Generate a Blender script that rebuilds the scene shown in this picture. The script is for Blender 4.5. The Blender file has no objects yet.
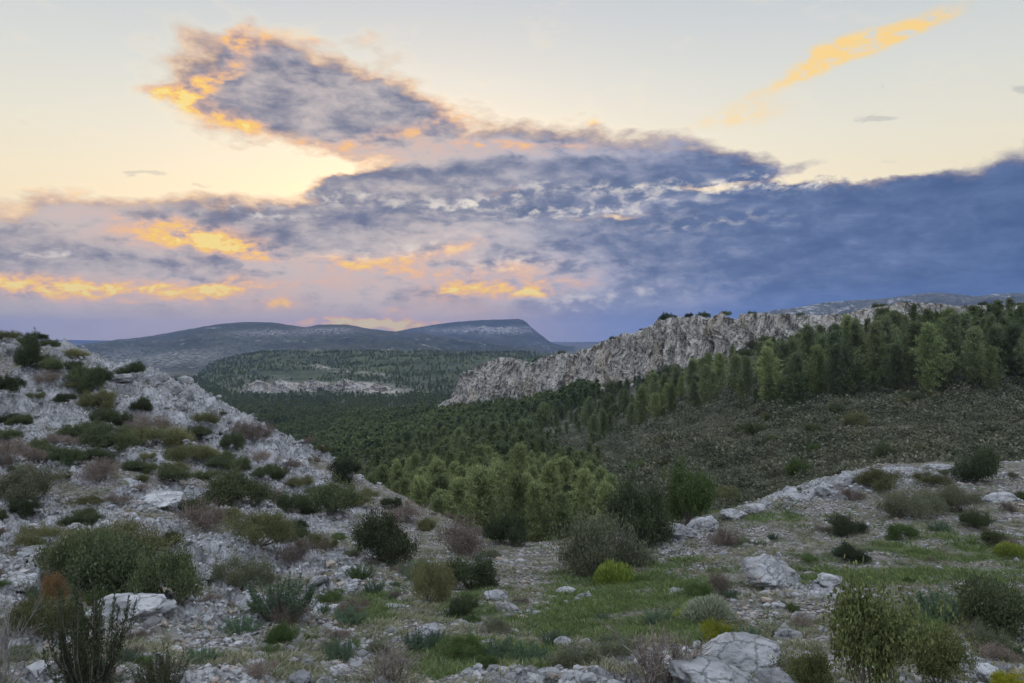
import bpy, bmesh, math, random
import numpy as np
from math import radians as R

random.seed(7)
rng = np.random.default_rng(7)
S = bpy.context.scene
COL = S.collection
F = 773.0            # focal length in pixels of the 1024 px wide picture
HZ = 335.0           # picture row of the true horizon
CX = 512.0

# ------------------------------------------------------------------ noise
_P = rng.permutation(512).astype(np.int64)
_P = np.concatenate([_P, _P, _P])
_G2 = np.stack([np.cos(np.arange(512) * 2.399963), np.sin(np.arange(512) * 2.399963)], 1)
_g = rng.normal(size=(512, 3)); _G3 = _g / np.linalg.norm(_g, axis=1)[:, None]

def _fade(t): return t * t * t * (t * (t * 6 - 15) + 10)

def n2(x, y):
    xi = np.floor(x).astype(np.int64); yi = np.floor(y).astype(np.int64)
    fx = x - xi; fy = y - yi; xi &= 511; yi &= 511
    x1 = (xi + 1) & 511; y1 = (yi + 1) & 511
    def g(ix, iy, dx, dy):
        h = _P[_P[ix] + iy]
        q = _G2[h]
        return q[..., 0] * dx + q[..., 1] * dy
    u = _fade(fx); v = _fade(fy)
    a = g(xi, yi, fx, fy); b = g(x1, yi, fx - 1, fy)
    c = g(xi, y1, fx, fy - 1); d = g(x1, y1, fx - 1, fy - 1)
    return ((a + u * (b - a)) * (1 - v) + (c + u * (d - c)) * v) * 1.5

def n3(x, y, z):
    xi = np.floor(x).astype(np.int64); yi = np.floor(y).astype(np.int64); zi = np.floor(z).astype(np.int64)
    fx = x - xi; fy = y - yi; fz = z - zi
    u = _fade(fx); v = _fade(fy); w = _fade(fz)
    out = 0
    for dx in (0, 1):
        for dy in (0, 1):
            for dz in (0, 1):
                h = _P[_P[_P[(xi + dx) & 511] + ((yi + dy) & 511)] + ((zi + dz) & 511)]
                q = _G3[h]
                val = q[..., 0] * (fx - dx) + q[..., 1] * (fy - dy) + q[..., 2] * (fz - dz)
                out = out + val * (u if dx else 1 - u) * (v if dy else 1 - v) * (w if dz else 1 - w)
    return out * 1.5

def fbm2(x, y, o=4, lac=2.03, g=0.5):
    s = 0; a = 1.0
    for i in range(o):
        s = s + a * n2(x + 17.3 * i, y - 9.1 * i); x = x * lac; y = y * lac; a *= g
    return s

def ridge2(x, y, o=4, lac=2.1, g=0.5):
    s = 0; a = 1.0
    for i in range(o):
        s = s + a * (1 - 2 * np.abs(n2(x + 31.7 * i, y + 5.3 * i))); x = x * lac; y = y * lac; a *= g
    return s

def fbm3(x, y, z, o=4, g=0.5):
    s = 0; a = 1.0
    for i in range(o):
        s = s + a * n3(x + 11.1 * i, y - 7.7 * i, z + 3.3 * i); x = x * 2.05; y = y * 2.05; z = z * 2.05; a *= g
    return s

def sst(a, b, x):
    t = np.clip((x - a) / (b - a), 0, 1)
    return t * t * (3 - 2 * t)

# ------------------------------------------------------------------ mesh helpers
def mesh_from(name, v, f, mat=None, attrs=None, smooth=False):
    v = np.ascontiguousarray(v, dtype=np.float32); f = np.ascontiguousarray(f, dtype=np.int32)
    me = bpy.data.meshes.new(name)
    k = f.shape[1]
    me.vertices.add(len(v)); me.vertices.foreach_set("co", v.ravel())
    me.loops.add(f.size); me.loops.foreach_set("vertex_index", f.ravel())
    me.polygons.add(len(f))
    me.polygons.foreach_set("loop_start", np.arange(0, f.size, k, dtype=np.int32))
    me.polygons.foreach_set("loop_total", np.full(len(f), k, dtype=np.int32))
    me.polygons.foreach_set("use_smooth", np.full(len(f), smooth, dtype=bool))
    if attrs:
        for an, av in attrs.items():
            at = me.attributes.new(an, 'FLOAT', 'POINT')
            at.data.foreach_set("value", np.ascontiguousarray(av, dtype=np.float32))
    if mat: me.materials.append(mat)
    me.update(calc_edges=True)
    return me

def link(name, me, parent=None, loc=None, rotz=0, scale=None):
    o = bpy.data.objects.new(name, me); COL.objects.link(o)
    if parent is not None: o.parent = parent
    if loc is not None: o.location = loc
    o.rotation_euler = (0, 0, rotz)
    if scale is not None: o.scale = scale
    return o

def tag(o, label=None, cat=None, group=None, kind=None):
    if label: o['label'] = label
    if cat: o['category'] = cat
    if group: o['group'] = group
    if kind: o['kind'] = kind
    return o

def grid_faces(nr, nc, wrap=False):
    i = np.arange(nr - 1)[:, None]; j = np.arange(nc if wrap else nc - 1)[None, :]
    j2 = (j + 1) % nc
    a = i * nc + j; b = i * nc + j2; c = (i + 1) * nc + j2; d = (i + 1) * nc + j
    return np.stack([a, b, c, d], -1).reshape(-1, 4)

def scatter(tmpl, pos, scale, rz, tint):
    """merge transformed copies of a template (v, f); arrays of N"""
    v, f = tmpl
    c, s = np.cos(rz)[:, None], np.sin(rz)[:, None]
    sc = scale if scale.ndim == 2 else np.repeat(scale[:, None], 3, 1)
    x = v[None, :, 0] * sc[:, :1]; y = v[None, :, 1] * sc[:, 1:2]; z = v[None, :, 2] * sc[:, 2:3]
    out = np.stack([x * c - y * s + pos[:, :1], x * s + y * c + pos[:, 1:2], z + pos[:, 2:3]], -1)
    N = len(pos)
    ff = f[None] + (np.arange(N) * len(v))[:, None, None]
    return out.reshape(-1, 3), ff.reshape(-1, f.shape[1]), np.repeat(tint, len(v))

def join(parts):
    vs, fs, ts = [], [], []; o = 0
    for v, f, t in parts:
        vs.append(v); fs.append(f + o); ts.append(t); o += len(v)
    return np.concatenate(vs), np.concatenate(fs), np.concatenate(ts)

# ------------------------------------------------------------------ materials
def new_mat(name):
    m = bpy.data.materials.new(name); m.use_nodes = True
    nt = m.node_tree; nt.nodes.clear()
    out = nt.nodes.new('ShaderNodeOutputMaterial')
    b = nt.nodes.new('ShaderNodeBsdfPrincipled')
    b.inputs['Roughness'].default_value = 0.9
    b.inputs['Specular IOR Level'].default_value = 0.15
    nt.links.new(b.outputs[0], out.inputs[0])
    return m, nt, b

class NB:
    """small node builder"""
    def __init__(s, nt): s.nt = nt
    def n(s, t, **kw):
        x = s.nt.nodes.new(t)
        for k, v in kw.items(): setattr(x, k, v)
        return x
    def put(s, sock, v):
        if hasattr(v, 'is_linked') or isinstance(v, bpy.types.NodeSocket): s.nt.links.new(v, sock)
        elif v is not None: sock.default_value = v
    def m(s, op, a, b=None, c=None, clamp=False):
        x = s.n('ShaderNodeMath', operation=op, use_clamp=clamp)
        s.put(x.inputs[0], a)
        if b is not None: s.put(x.inputs[1], b)
        if c is not None: s.put(x.inputs[2], c)
        return x.outputs[0]
    def v(s, op, a, b=None):
        x = s.n('ShaderNodeVectorMath', operation=op)
        s.put(x.inputs[0], a)
        if b is not None:
            if op == 'SCALE': s.put(x.inputs['Scale'], b)
            else: s.put(x.inputs[1], b)
        return x.outputs['Value'] if op in ('DOT_PRODUCT', 'LENGTH') else x.outputs[0]
    def mix(s, f, a, b, bt='MIX'):
        x = s.n('ShaderNodeMix', data_type='RGBA', blend_type=bt)
        s.put(x.inputs[0], f)
        for k, q in ((6, a), (7, b)):
            if isinstance(q, tuple) and len(q) == 3: q = q + (1.0,)
            s.put(x.inputs[k], q)
        return x.outputs[2]
    def ss(s, a, b, x):
        q = s.n('ShaderNodeMapRange', interpolation_type='SMOOTHSTEP')
        s.put(q.inputs[0], x); s.put(q.inputs[1], a); s.put(q.inputs[2], b)
        return q.outputs[0]
    def noise(s, vec, scale, detail=4, rough=0.5, dim='3D', dist=0.0):
        q = s.n('ShaderNodeTexNoise', noise_dimensions=dim)
        if vec is not None: s.put(q.inputs['Vector'], vec)
        q.inputs['Scale'].default_value = scale; q.inputs['Detail'].default_value = detail
        q.inputs['Roughness'].default_value = rough; q.inputs['Distortion'].default_value = dist
        return q
    def voro(s, vec, scale, feature='F1', rand=1.0):
        q = s.n('ShaderNodeTexVoronoi', feature=feature)
        s.put(q.inputs['Vector'], vec); q.inputs['Scale'].default_value = scale
        q.inputs['Randomness'].default_value = rand
        return q
    def attr(s, name):
        q = s.n('ShaderNodeAttribute', attribute_name=name)
        return q.outputs['Fac']
    def ramp(s, f, stops, interp='LINEAR'):
        q = s.n('ShaderNodeValToRGB'); s.put(q.inputs[0], f)
        e = q.color_ramp.elements; q.color_ramp.interpolation = interp
        while len(e) > 1: e.remove(e[-1])
        e[0].position = stops[0][0]; e[0].color = tuple(stops[0][1]) + (1,)
        for p, c in stops[1:]:
            k = e.new(p); k.color = tuple(c) + (1,)
        return q.outputs[0]

def lin(r, g, b):
    f = lambda c: (c / 255) / 12.92 if c / 255 <= 0.04045 else ((c / 255 + 0.055) / 1.055) ** 2.4
    return (f(r), f(g), f(b))

def leaf_mat(name, c1, c2, var=0.35, transl=0.25, use_tint=False):
    """leaf colours from c1 to c2, varied leaf by leaf and plant by plant"""
    m, nt, b = new_mat(name); N = NB(nt)
    geo = N.n('ShaderNodeNewGeometry'); oi = N.n('ShaderNodeObjectInfo')
    f = N.m('ADD', N.m('MULTIPLY', geo.outputs['Random Per Island'], 0.65),
            N.m('MULTIPLY', N.attr('tint') if use_tint else oi.outputs['Random'], 0.6))
    f = N.m('SUBTRACT', f, 0.12, clamp=True)
    col = N.mix(f, c1, c2)
    k = N.m('ADD', N.m('MULTIPLY', geo.outputs['Random Per Island'], var), 1 - var / 2)
    k = N.m('MULTIPLY', k, N.m('ADD', N.m('MULTIPLY', N.m('FRACT', N.m('MULTIPLY', oi.outputs['Random'], 7.31)), 0.6), 0.72)) if not use_tint else k
    hs = N.n('ShaderNodeHueSaturation'); N.put(hs.inputs['Color'], col); N.put(hs.inputs['Value'], k); hs.inputs['Saturation'].default_value = 1.08
    col = hs.outputs[0]
    N.put(b.inputs['Base Color'], col)
    b.inputs['Roughness'].default_value = 0.75
    tr = N.n('ShaderNodeBsdfTranslucent'); N.put(tr.inputs[0], col)
    mx = N.n('ShaderNodeMixShader'); mx.inputs[0].default_value = transl
    nt.links.new(b.outputs[0], mx.inputs[1]); nt.links.new(tr.outputs[0], mx.inputs[2])
    out = [n for n in nt.nodes if n.type == 'OUTPUT_MATERIAL'][0]
    nt.links.new(mx.outputs[0], out.inputs[0])
    return m

def bark_mat(name, c1, c2):
    m, nt, b = new_mat(name); N = NB(nt)
    tc = N.n('ShaderNodeTexCoord')
    mp = N.n('ShaderNodeMapping'); mp.inputs['Scale'].default_value = (1, 1, 0.2); N.put(mp.inputs[0], tc.outputs['Object'])
    no = N.noise(mp.outputs[0], 30, 4)
    N.put(b.inputs['Base Color'], N.mix(N.ss(0.35, 0.65, no.outputs[0]), c1, c2))
    return m

ROCK_A = (0.33, 0.335, 0.345); ROCK_B = (0.175, 0.18, 0.185); ROCK_W = (0.29, 0.25, 0.20)

def rock_nodes(N, b, vec, s=1.0, bump=0.5, obj_var=True):
    """grey limestone: pale faces, darker lichen patches, rusty stains and fine cracks"""
    n_big = N.noise(vec, 1.1 * s, 5, 0.6); n_fine = N.noise(vec, 9 * s, 6, 0.65)
    n_st = N.noise(vec, 2.3 * s, 3, 0.55, dist=0.5)
    col = N.mix(N.ss(0.36, 0.66, n_big.outputs[0]), ROCK_B, ROCK_A)
    col = N.mix(N.m('MULTIPLY', N.ss(0.55, 0.75, n_st.outputs[0]), 0.45), col, ROCK_W)
    lich = N.ss(0.56, 0.68, n_fine.outputs[0])
    col = N.mix(N.m('MULTIPLY', lich, 0.55), col, (0.11, 0.115, 0.115))
    cr = N.voro(N.v('ADD', vec, N.v('SCALE', n_fine.outputs['Color'], 0.25 / s)), 1.6 * s, 'DISTANCE_TO_EDGE')
    crack = N.ss(0.05, 0.0, cr.outputs['Distance'])
    col = N.mix(N.m('MULTIPLY', crack, 0.6), col, (0.06, 0.06, 0.06))
    if obj_var:
        oi = N.n('ShaderNodeObjectInfo')
        hs = N.n('ShaderNodeHueSaturation'); N.put(hs.inputs['Color'], col)
        N.put(hs.inputs['Value'], N.m('ADD', N.m('MULTIPLY', oi.outputs['Random'], 0.45), 0.78)); col = hs.outputs[0]
    h = N.m('SUBTRACT', N.m('ADD', n_fine.outputs[0], n_big.outputs[0]), N.m('MULTIPLY', crack, 0.6))
    bp = N.n('ShaderNodeBump'); bp.inputs['Strength'].default_value = bump; bp.inputs['Distance'].default_value = 0.08 / s
    N.put(bp.inputs['Height'], h)
    return col, bp.outputs[0]

def make_rock_mat(name, s=1.0, bump=0.6):
    m, nt, b = new_mat(name); N = NB(nt)
    geo = N.n('ShaderNodeNewGeometry')
    col, nrm = rock_nodes(N, b, geo.outputs['Position'], s, bump)
    N.put(b.inputs['Base Color'], col); N.put(b.inputs['Normal'], nrm)
    return m

M = {}
M['rock'] = make_rock_mat('limestone', 1.6)

# ------------------------------------------------------------------ terrain
# profile columns: picture column -> (distance, picture row) for the visible slope, ('z') metres for what lies hidden
COLS = {
    0:    [(8, 683), (13, 600), (24, 510), (42, 420), (60, 342), (110, 'z', -22), (140, 'z', -32), (250, 'z', -42), (450, 'z', -52), (900, 'z', -63)],
    50:   [(8.3, 683), (13, 605), (24, 512), (41, 430), (60, 350), (110, 'z', -22), (140, 'z', -32), (250, 'z', -42), (450, 'z', -52), (900, 'z', -63)],
    100:  [(8.5, 683), (13, 610), (24, 515), (40, 440), (60, 367), (110, 'z', -22), (140, 'z', -32), (250, 'z', -42), (450, 'z', -52), (900, 'z', -63)],
    150:  [(8.8, 683), (13.5, 610), (24, 525), (40, 450), (59, 378), (108, 'z', -22), (140, 'z', -32), (250, 'z', -42), (450, 'z', -52), (900, 'z', -63)],
    200:  [(9, 683), (14, 610), (24, 535), (40, 465), (58, 400), (105, 'z', -23), (140, 'z', -32), (250, 'z', -42), (450, 'z', -52), (900, 'z', -63)],
    250:  [(9, 683), (14, 615), (24, 544), (38, 482), (54, 430), (95, 'z', -24), (140, 'z', -32), (250, 'z', -41), (430, 'z', -50), (850, 'z', -63)],
    300:  [(9, 683), (14, 620), (24, 553), (36, 500), (50, 455), (80, 'z', -24), (140, 'z', -32), (250, 'z', -40), (420, 'z', -49), (800, 'z', -63)],
    350:  [(9, 683), (14, 623), (23, 562), (33, 517), (46, 474), (70, 'z', -22), (110, 'z', -26), (220, 'z', -35), (400, 'z', -45), (700, 'z', -60)],
    400:  [(9, 683), (14, 625), (22, 570), (30, 535), (42, 497), (60, 'z', -20), (90, 'z', -21.5), (190, 'z', -29.5), (370, 'z', -40.7), (600, 'z', -57)],
    450:  [(9, 683), (14, 628), (21, 580), (27, 550), (35, 520), (50, 'z', -17), (80, 'z', -19), (180, 'z', -27), (345, 'z', -36), (520, 'z', -52)],
    500:  [(9, 683), (14, 628), (20, 585), (25, 560), (30, 541), (45, 'z', -15.5), (75, 'z', -17.5), (170, 'z', -25), (320, 'z', -32), (450, 'z', -50)],
    600:  [(9, 683), (14, 628), (20, 583), (24, 558), (28, 538), (43, 'z', -14.5), (75, 'z', -16), (140, 'z', -19), (265, 'z', -19.9), (400, 'z', -38)],
    650:  [(9, 683), (14, 625), (20, 580), (24, 555), (28, 532), (43, 'z', -13.8), (68, 'z', -14.2), (132, 'z', -16), (240, 'z', -14), (360, 'z', -28)],
    700:  [(9, 683), (14, 622), (20, 575), (25, 545), (30, 520), (43, 'z', -13), (60, 'z', -12.8), (125, 'z', -12.5), (215, 'z', -8.3), (330, 'z', -20)],
    760:  [(9, 683), (14, 618), (20, 567), (26, 532), (33, 499), (44, 'z', -11.5), (57, 'z', -11.6), (110, 'z', -10), (190, 'z', -3), (300, 'z', -15)],
    830:  [(9, 683), (14, 613), (20, 562), (27, 520), (36, 479), (46, 'z', -10), (54, 'z', -10.2), (100, 'z', -8.4), (170, 'z', 0), (280, 'z', -10)],
    900:  [(9, 683), (14, 610), (20, 558), (28, 510), (38, 466), (48, 'z', -9.2), (54, 'z', -9.4), (95, 'z', -7.4), (160, 'z', 2.8), (270, 'z', -5)],
    1024: [(9, 683), (14, 605), (20, 552), (28, 505), (40, 462), (50, 'z', -9), (56, 'z', -9), (92, 'z', -6.8), (150, 'z', 3), (260, 'z', 0)],
    1200: [(9, 683), (14, 603), (20, 550), (28, 503), (41, 458), (51, 'z', -9), (57, 'z', -9), (92, 'z', -6.8), (150, 'z', 3), (260, 'z', 0)],
}
_pxs = np.array(sorted(COLS), float)
_th = np.arctan((_pxs - CX) / F)
_K = np.zeros((len(_pxs), 10, 2))
for i, p in enumerate(sorted(COLS)):
    for k, e in enumerate(COLS[p]):
        Y = e[0]; z = e[2] if len(e) == 3 else -(e[1] - HZ) / F * Y
        _K[i, k] = (Y / math.cos(_th[i]), z)
_K = np.concatenate([np.tile(np.array([[[0.3, -1.65], [3.5, -2.55]]]), (len(_pxs), 1, 1)), _K,
                     np.tile(np.array([[[1700, -66.], [8500, -75.]]]), (len(_pxs), 1, 1))], 1)
NT, NR = 700, 900
TH = np.linspace(-0.75, 0.75, NT)
LR = np.linspace(math.log(0.3), math.log(8500), NR)

def pchip(x, y, q):
    h = np.diff(x); d = np.diff(y) / h
    m = np.zeros_like(y)
    m[0], m[-1] = d[0], d[-1]
    for i in range(1, len(x) - 1):
        if d[i - 1] * d[i] > 0:
            w1 = 2 * h[i] + h[i - 1]; w2 = h[i] + 2 * h[i - 1]
            m[i] = (w1 + w2) / (w1 / d[i - 1] + w2 / d[i])
    k = np.clip(np.searchsorted(x, q) - 1, 0, len(x) - 2)
    t = np.clip((q - x[k]) / h[k], 0, 1); t2 = t * t; t3 = t2 * t
    return (2*t3-3*t2+1)*y[k] + (t3-2*t2+t)*h[k]*m[k] + (-2*t3+3*t2)*y[k+1] + (t3-t2)*h[k]*m[k+1]

_KT = np.zeros((NT, _K.shape[1], 2))
for k in range(_K.shape[1]):
    for c in range(2):
        _KT[:, k, c] = pchip(_th, _K[:, k, c], np.clip(TH, _th[0], _th[-1]))
TAB = np.zeros((NT, NR))
for i in range(NT):
    TAB[i] = pchip(np.log(_KT[i, :, 0]), _KT[i, :, 1], LR)
_w = np.array([1, 3, 5, 3, 1.]); _w /= _w.sum()
for ax in (0, 0, 0):
    pad = np.pad(TAB, ((2, 2), (0, 0)), mode='edge')
    TAB = sum(_w[k] * pad[k:k + NT] for k in range(5))
LIP = _KT[:, 6, 0]     # range of the near lip for each direction

def base_h(x, y):
    th = np.clip(np.arctan2(x, np.maximum(y, -1e9)), -0.749, 0.749)
    r = np.sqrt(x * x + y * y)
    lr = np.clip(np.log(np.maximum(r, 0.301)), LR[0], LR[-1] - 1e-6)
    a = (th - TH[0]) / (TH[1] - TH[0]); b = (lr - LR[0]) / (LR[1] - LR[0])
    i = np.clip(a.astype(int), 0, NT - 2); j = np.clip(b.astype(int), 0, NR - 2)
    fa = a - i; fb = b - j
    return (TAB[i, j] * (1 - fb) + TAB[i, j + 1] * fb) * (1 - fa) + (TAB[i + 1, j] * (1 - fb) + TAB[i + 1, j + 1] * fb) * fa

def pxof(x, y): return CX + F * x / np.maximum(y, 0.05)
def lip_r(x, y): return np.interp(np.arctan2(x, y), TH, LIP)

def rock_mask(x, y):
    """where bare limestone shows: the hillside at one side, the rim ledges at the other"""
    px = pxof(x, y); r = np.sqrt(x * x + y * y); lr = lip_r(x, y)
    n = fbm2(x * 0.16 + 3, y * 0.16, 4)
    nf = fbm2(x * 0.7, y * 0.7 + 8, 3)
    left = sst(430, 300, px + 60 * n) * sst(11.5, 17, r) * (1 - sst(1.6, 2.2, r / lr))
    a = left * sst(-0.35, 0.12, n * 0.8 + nf * 0.45 + 0.12 * sst(25, 55, r) + 0.08)
    rim = sst(640, 690, px) * np.exp(-((r / lr - 0.93) / 0.085) ** 2) * (1 - 0.55 * sst(880, 930, px))
    a2 = rim * sst(-0.25, 0.3, n + nf * 0.4)
    low = sst(11, 7, np.abs(r - 12)) * 0.55 * sst(0.15, 0.5, n + 0.3 * nf)
    return np.clip(np.maximum(np.maximum(a, a2), low), 0, 1) * (y > 0)

def grass_mask(x, y):
    px = pxof(x, y); r = np.sqrt(x * x + y * y)
    py = HZ - base_h(x, y) / np.maximum(y, .1) * F
    n = fbm2(x * 0.5, y * 0.5, 4)
    def bl(cx, cy, sx, sy): return np.exp(-((px - cx) / sx) ** 2 - ((py - cy) / sy) ** 2)
    g = bl(640, 590, 75, 26) + bl(500, 662, 70, 20) + 0.9 * bl(600, 622, 80, 22) + 0.55 * bl(900, 575, 130, 22) + 0.4 * bl(800, 520, 120, 14) + 0.45 * bl(380, 610, 70, 20) + 0.5 * bl(480, 600, 40, 14) + 0.4 * bl(700, 650, 60, 20) + 0.5 * bl(960, 555, 80, 18)
    return np.clip(g * (0.75 + 1.2 * n), 0, 1) * (y > 0)

def height(x, y):
    x = np.asarray(x, float); y = np.asarray(y, float)
    r = np.sqrt(x * x + y * y)
    h = base_h(x, y)
    near = sst(4, 9, r)
    h = h + 0.16 * near * fbm2(x * 0.22, y * 0.22, 3) + 0.05 * fbm2(x * 1.3, y * 1.3, 4)
    far = sst(60, 140, r)
    h = h + far * 1.1 * fbm2(x * 0.03, y * 0.03, 3) * (1 + sst(200, 600, r))
    rk = rock_mask(x, y)
    q = fbm2(x * 0.35 + 0.3 * y, y * 0.8, 4) * 3.2
    st = np.floor(q) + sst(0.55, 1.0, q - np.floor(q))
    led = 0.48 * (st - q) + 0.12 * ridge2(x * 0.9, y * 0.9, 4) + 0.32 * ridge2(x * 0.24, y * 0.34, 2) - 0.22
    crag = 0.75 * sst(30, 55, r) * np.maximum(ridge2(x * 0.17 + 4, y * 0.17, 3) - 0.25, 0)
    h = h + rk * near * (led + crag * (x < 0))
    return h

def ground_px(px, py, ymin=3.0, ymax=62.0):
    """where the view ray through a picture point meets the near ground"""
    Y = np.geomspace(ymin, ymax, 900)
    x = (px - CX) / F * Y
    d = height(x, Y) - (-(py - HZ) / F * Y)
    k = np.argmax(d >= 0)
    if d[k] < 0: k = int(np.argmax(d / Y))
    return float(x[k]), float(Y[k]), float(height(x[k], Y[k]))

# ground sheet
th = np.concatenate([np.linspace(-math.pi, -0.72, 60)[:-1], np.linspace(-0.72, 0.72, 900), np.linspace(0.72, math.pi, 60)[1:-1]])
rr = np.concatenate([np.geomspace(0.3, 4, 40)[:-1], np.geomspace(4, 66, 780)[:-1], np.geomspace(66, 450, 200)[:-1], np.geomspace(450, 8500, 90)])
RR, TT = np.meshgrid(rr, th, indexing='ij')
gx = (RR * np.sin(TT)).ravel(); gy = (RR * np.cos(TT)).ravel()
gz = height(gx, gy)
rm = rock_mask(gx, gy); gm = grass_mask(gx, gy)
gr_ = np.sqrt(gx * gx + gy * gy); gl_ = lip_r(gx, gy)
wood = sst(1.15, 1.5, gr_ / gl_)
gv = np.stack([gx, gy, gz], 1)
gf = grid_faces(len(rr), len(th), wrap=True)
cidx = len(gv); gv = np.vstack([gv, [[0, 0, -1.65]]])
z1 = np.array([0.])

m, nt, b = new_mat('garrigue_ground'); N = NB(nt)
geo = N.n('ShaderNodeNewGeometry'); P = geo.outputs['Position']
flat = N.n('ShaderNodeMapping'); flat.inputs['Scale'].default_value = (1, 1, 0.6); N.put(flat.inputs[0], P); P = flat.outputs[0]
rcol, rn = rock_nodes(N, b, P, 1.3, 0.7, obj_var=False)
scree = N.voro(P, 11.0); scree2 = N.voro(P, 19.0)
sv = N.n('ShaderNodeSeparateColor'); N.put(sv.inputs[0], scree.outputs['Color'])
gap = N.ss(0.42, 0.72, N.m('MULTIPLY', scree.outputs['Distance'], 1.0))
pebble = N.mix(sv.outputs[0], (0.14, 0.137, 0.132), (0.35, 0.345, 0.345))
pebble = N.mix(N.m('MULTIPLY', N.ss(0.7, 1.0, sv.outputs[1]), 0.5), pebble, (0.30, 0.22, 0.15))
pebble = N.mix(gap, pebble, (0.05, 0.045, 0.04))
soil = N.mix(N.ss(0.35, 0.65, N.noise(P, 2.2, 5, .6).outputs[0]), (0.11, 0.102, 0.085), (0.21, 0.198, 0.175))
stony = N.ss(0.40, 0.58, N.noise(P, 0.9, 5, 0.6).outputs[0])
herb = N.mix(N.ss(0.3, 0.7, N.noise(P, 14, 4, .6).outputs[0]), (0.065, 0.088, 0.045), (0.135, 0.155, 0.085))
soil = N.mix(N.m('MULTIPLY', N.ss(0.45, 0.62, N.noise(P, 1.7, 6, .65).outputs[0]), 0.7), soil, herb)
base = N.mix(stony, soil, pebble)
gn = N.noise(P, 6, 5, .65).outputs[0]
grass_c = N.mix(N.noise(P, 25, 3).outputs[0], (0.065, 0.10, 0.04), (0.13, 0.165, 0.07))
base = N.mix(N.ss(0.25, 0.6, N.m('ADD', N.attr('grass'), N.m('SUBTRACT', gn, 0.5))), base, grass_c)
rcol = N.mix(N.m('MULTIPLY', N.ss(.45, .6, N.noise(P, .8, 4, .6).outputs[0]), .6), rcol, (0.46, 0.465, 0.48))
rk_f = N.ss(0.25, 0.6, N.m('ADD', N.attr('rock'), N.m('MULTIPLY', N.m('SUBTRACT', N.noise(P, 3, 5, .65).outputs[0], 0.5), 0.7)))
rsc = N.mix(N.m('MULTIPLY', N.ss(0.47, 0.60, N.noise(P, 0.55, 4, .6).outputs[0]), 0.6), rcol, N.mix(gap, N.mix(sv.outputs[0], (0.25, 0.25, 0.26), (0.47, 0.475, 0.485)), (0.10, 0.10, 0.10)))
base = N.mix(rk_f, base, rsc)
wn = N.noise(P, 0.12, 6, .65).outputs[0]
wfloor = N.mix(N.ss(0.4, 0.65, wn), (0.050, 0.058, 0.036), (0.11, 0.105, 0.080))
wfloor = N.mix(N.m('MULTIPLY', N.ss(0.57, 0.66, N.noise(P, 0.45, 6, .65).outputs[0]), .5), wfloor, (0.22, 0.21, 0.195))
base = N.mix(N.attr('wood'), base, wfloor)
N.put(b.inputs['Base Color'], base)
bp = N.n('ShaderNodeBump'); bp.inputs['Strength'].default_value = 0.7; bp.inputs['Distance'].default_value = 0.05
N.put(bp.inputs['Height'], N.m('ADD', N.m('MULTIPLY', gap, -0.8), N.noise(P, 12, 5, .7).outputs[0])); N.put(bp.inputs['Normal'], rn)
N.put(b.inputs['Normal'], bp.outputs[0])
M['ground'] = m
gme = mesh_from('ground', gv, gf, m, {'rock': np.append(rm, z1), 'grass': np.append(gm, z1), 'wood': np.append(wood, z1)}, smooth=True)
tag(link('ground', gme), 'stony hillside ground sloping away into the wooded valley', 'ground', kind='structure')

# ------------------------------------------------------------------ far hills
def hill_mat(name, dark1, dark2, pale, amount, s=1.0):
    m, nt, b = new_mat(name); N = NB(nt)
    geo = N.n('ShaderNodeNewGeometry'); P = geo.outputs['Position']
    a = N.noise(P, 0.006 * s, 6, .6).outputs[0]; f = N.noise(P, 0.035 * s, 6, .7).outputs[0]
    col = N.mix(N.ss(0.4, 0.62, N.m('ADD', N.m('MULTIPLY', a, .5), N.m('MULTIPLY', f, .5))), dark1, dark2)
    mp = N.n('ShaderNodeMapping'); mp.inputs['Scale'].default_value = (0.75, 0.75, 2.2); N.put(mp.inputs[0], P)
    r1 = N.noise(mp.outputs[0], 0.03 * s, 8, .75).outputs[0]; r2 = N.noise(P, 0.004 * s, 3, .5).outputs[0]
    rk = N.ss(0.60 - amount, 0.70 - amount, N.m('ADD', r1, N.m('MULTIPLY', N.m('SUBTRACT', r2, .5), .45)))
    at = N.attr('crag')
    rk = N.m('MAXIMUM', N.m('MULTIPLY', rk, 0.8), N.m('MULTIPLY', at, N.ss(0.45, 0.56, N.noise(mp.outputs[0], 0.085 * s, 7, .7).outputs[0])))
    col = N.mix(rk, col, pale)
    N.put(b.inputs['Base Color'], col)
    bp = N.n('ShaderNodeBump'); bp.inputs['Strength'].default_value = 0.8; bp.inputs['Distance'].default_value = 8 / s
    N.put(bp.inputs['Height'], N.m('ADD', f, r1)); N.put(b.inputs['Normal'], bp.outputs[0])
    return m

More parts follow.
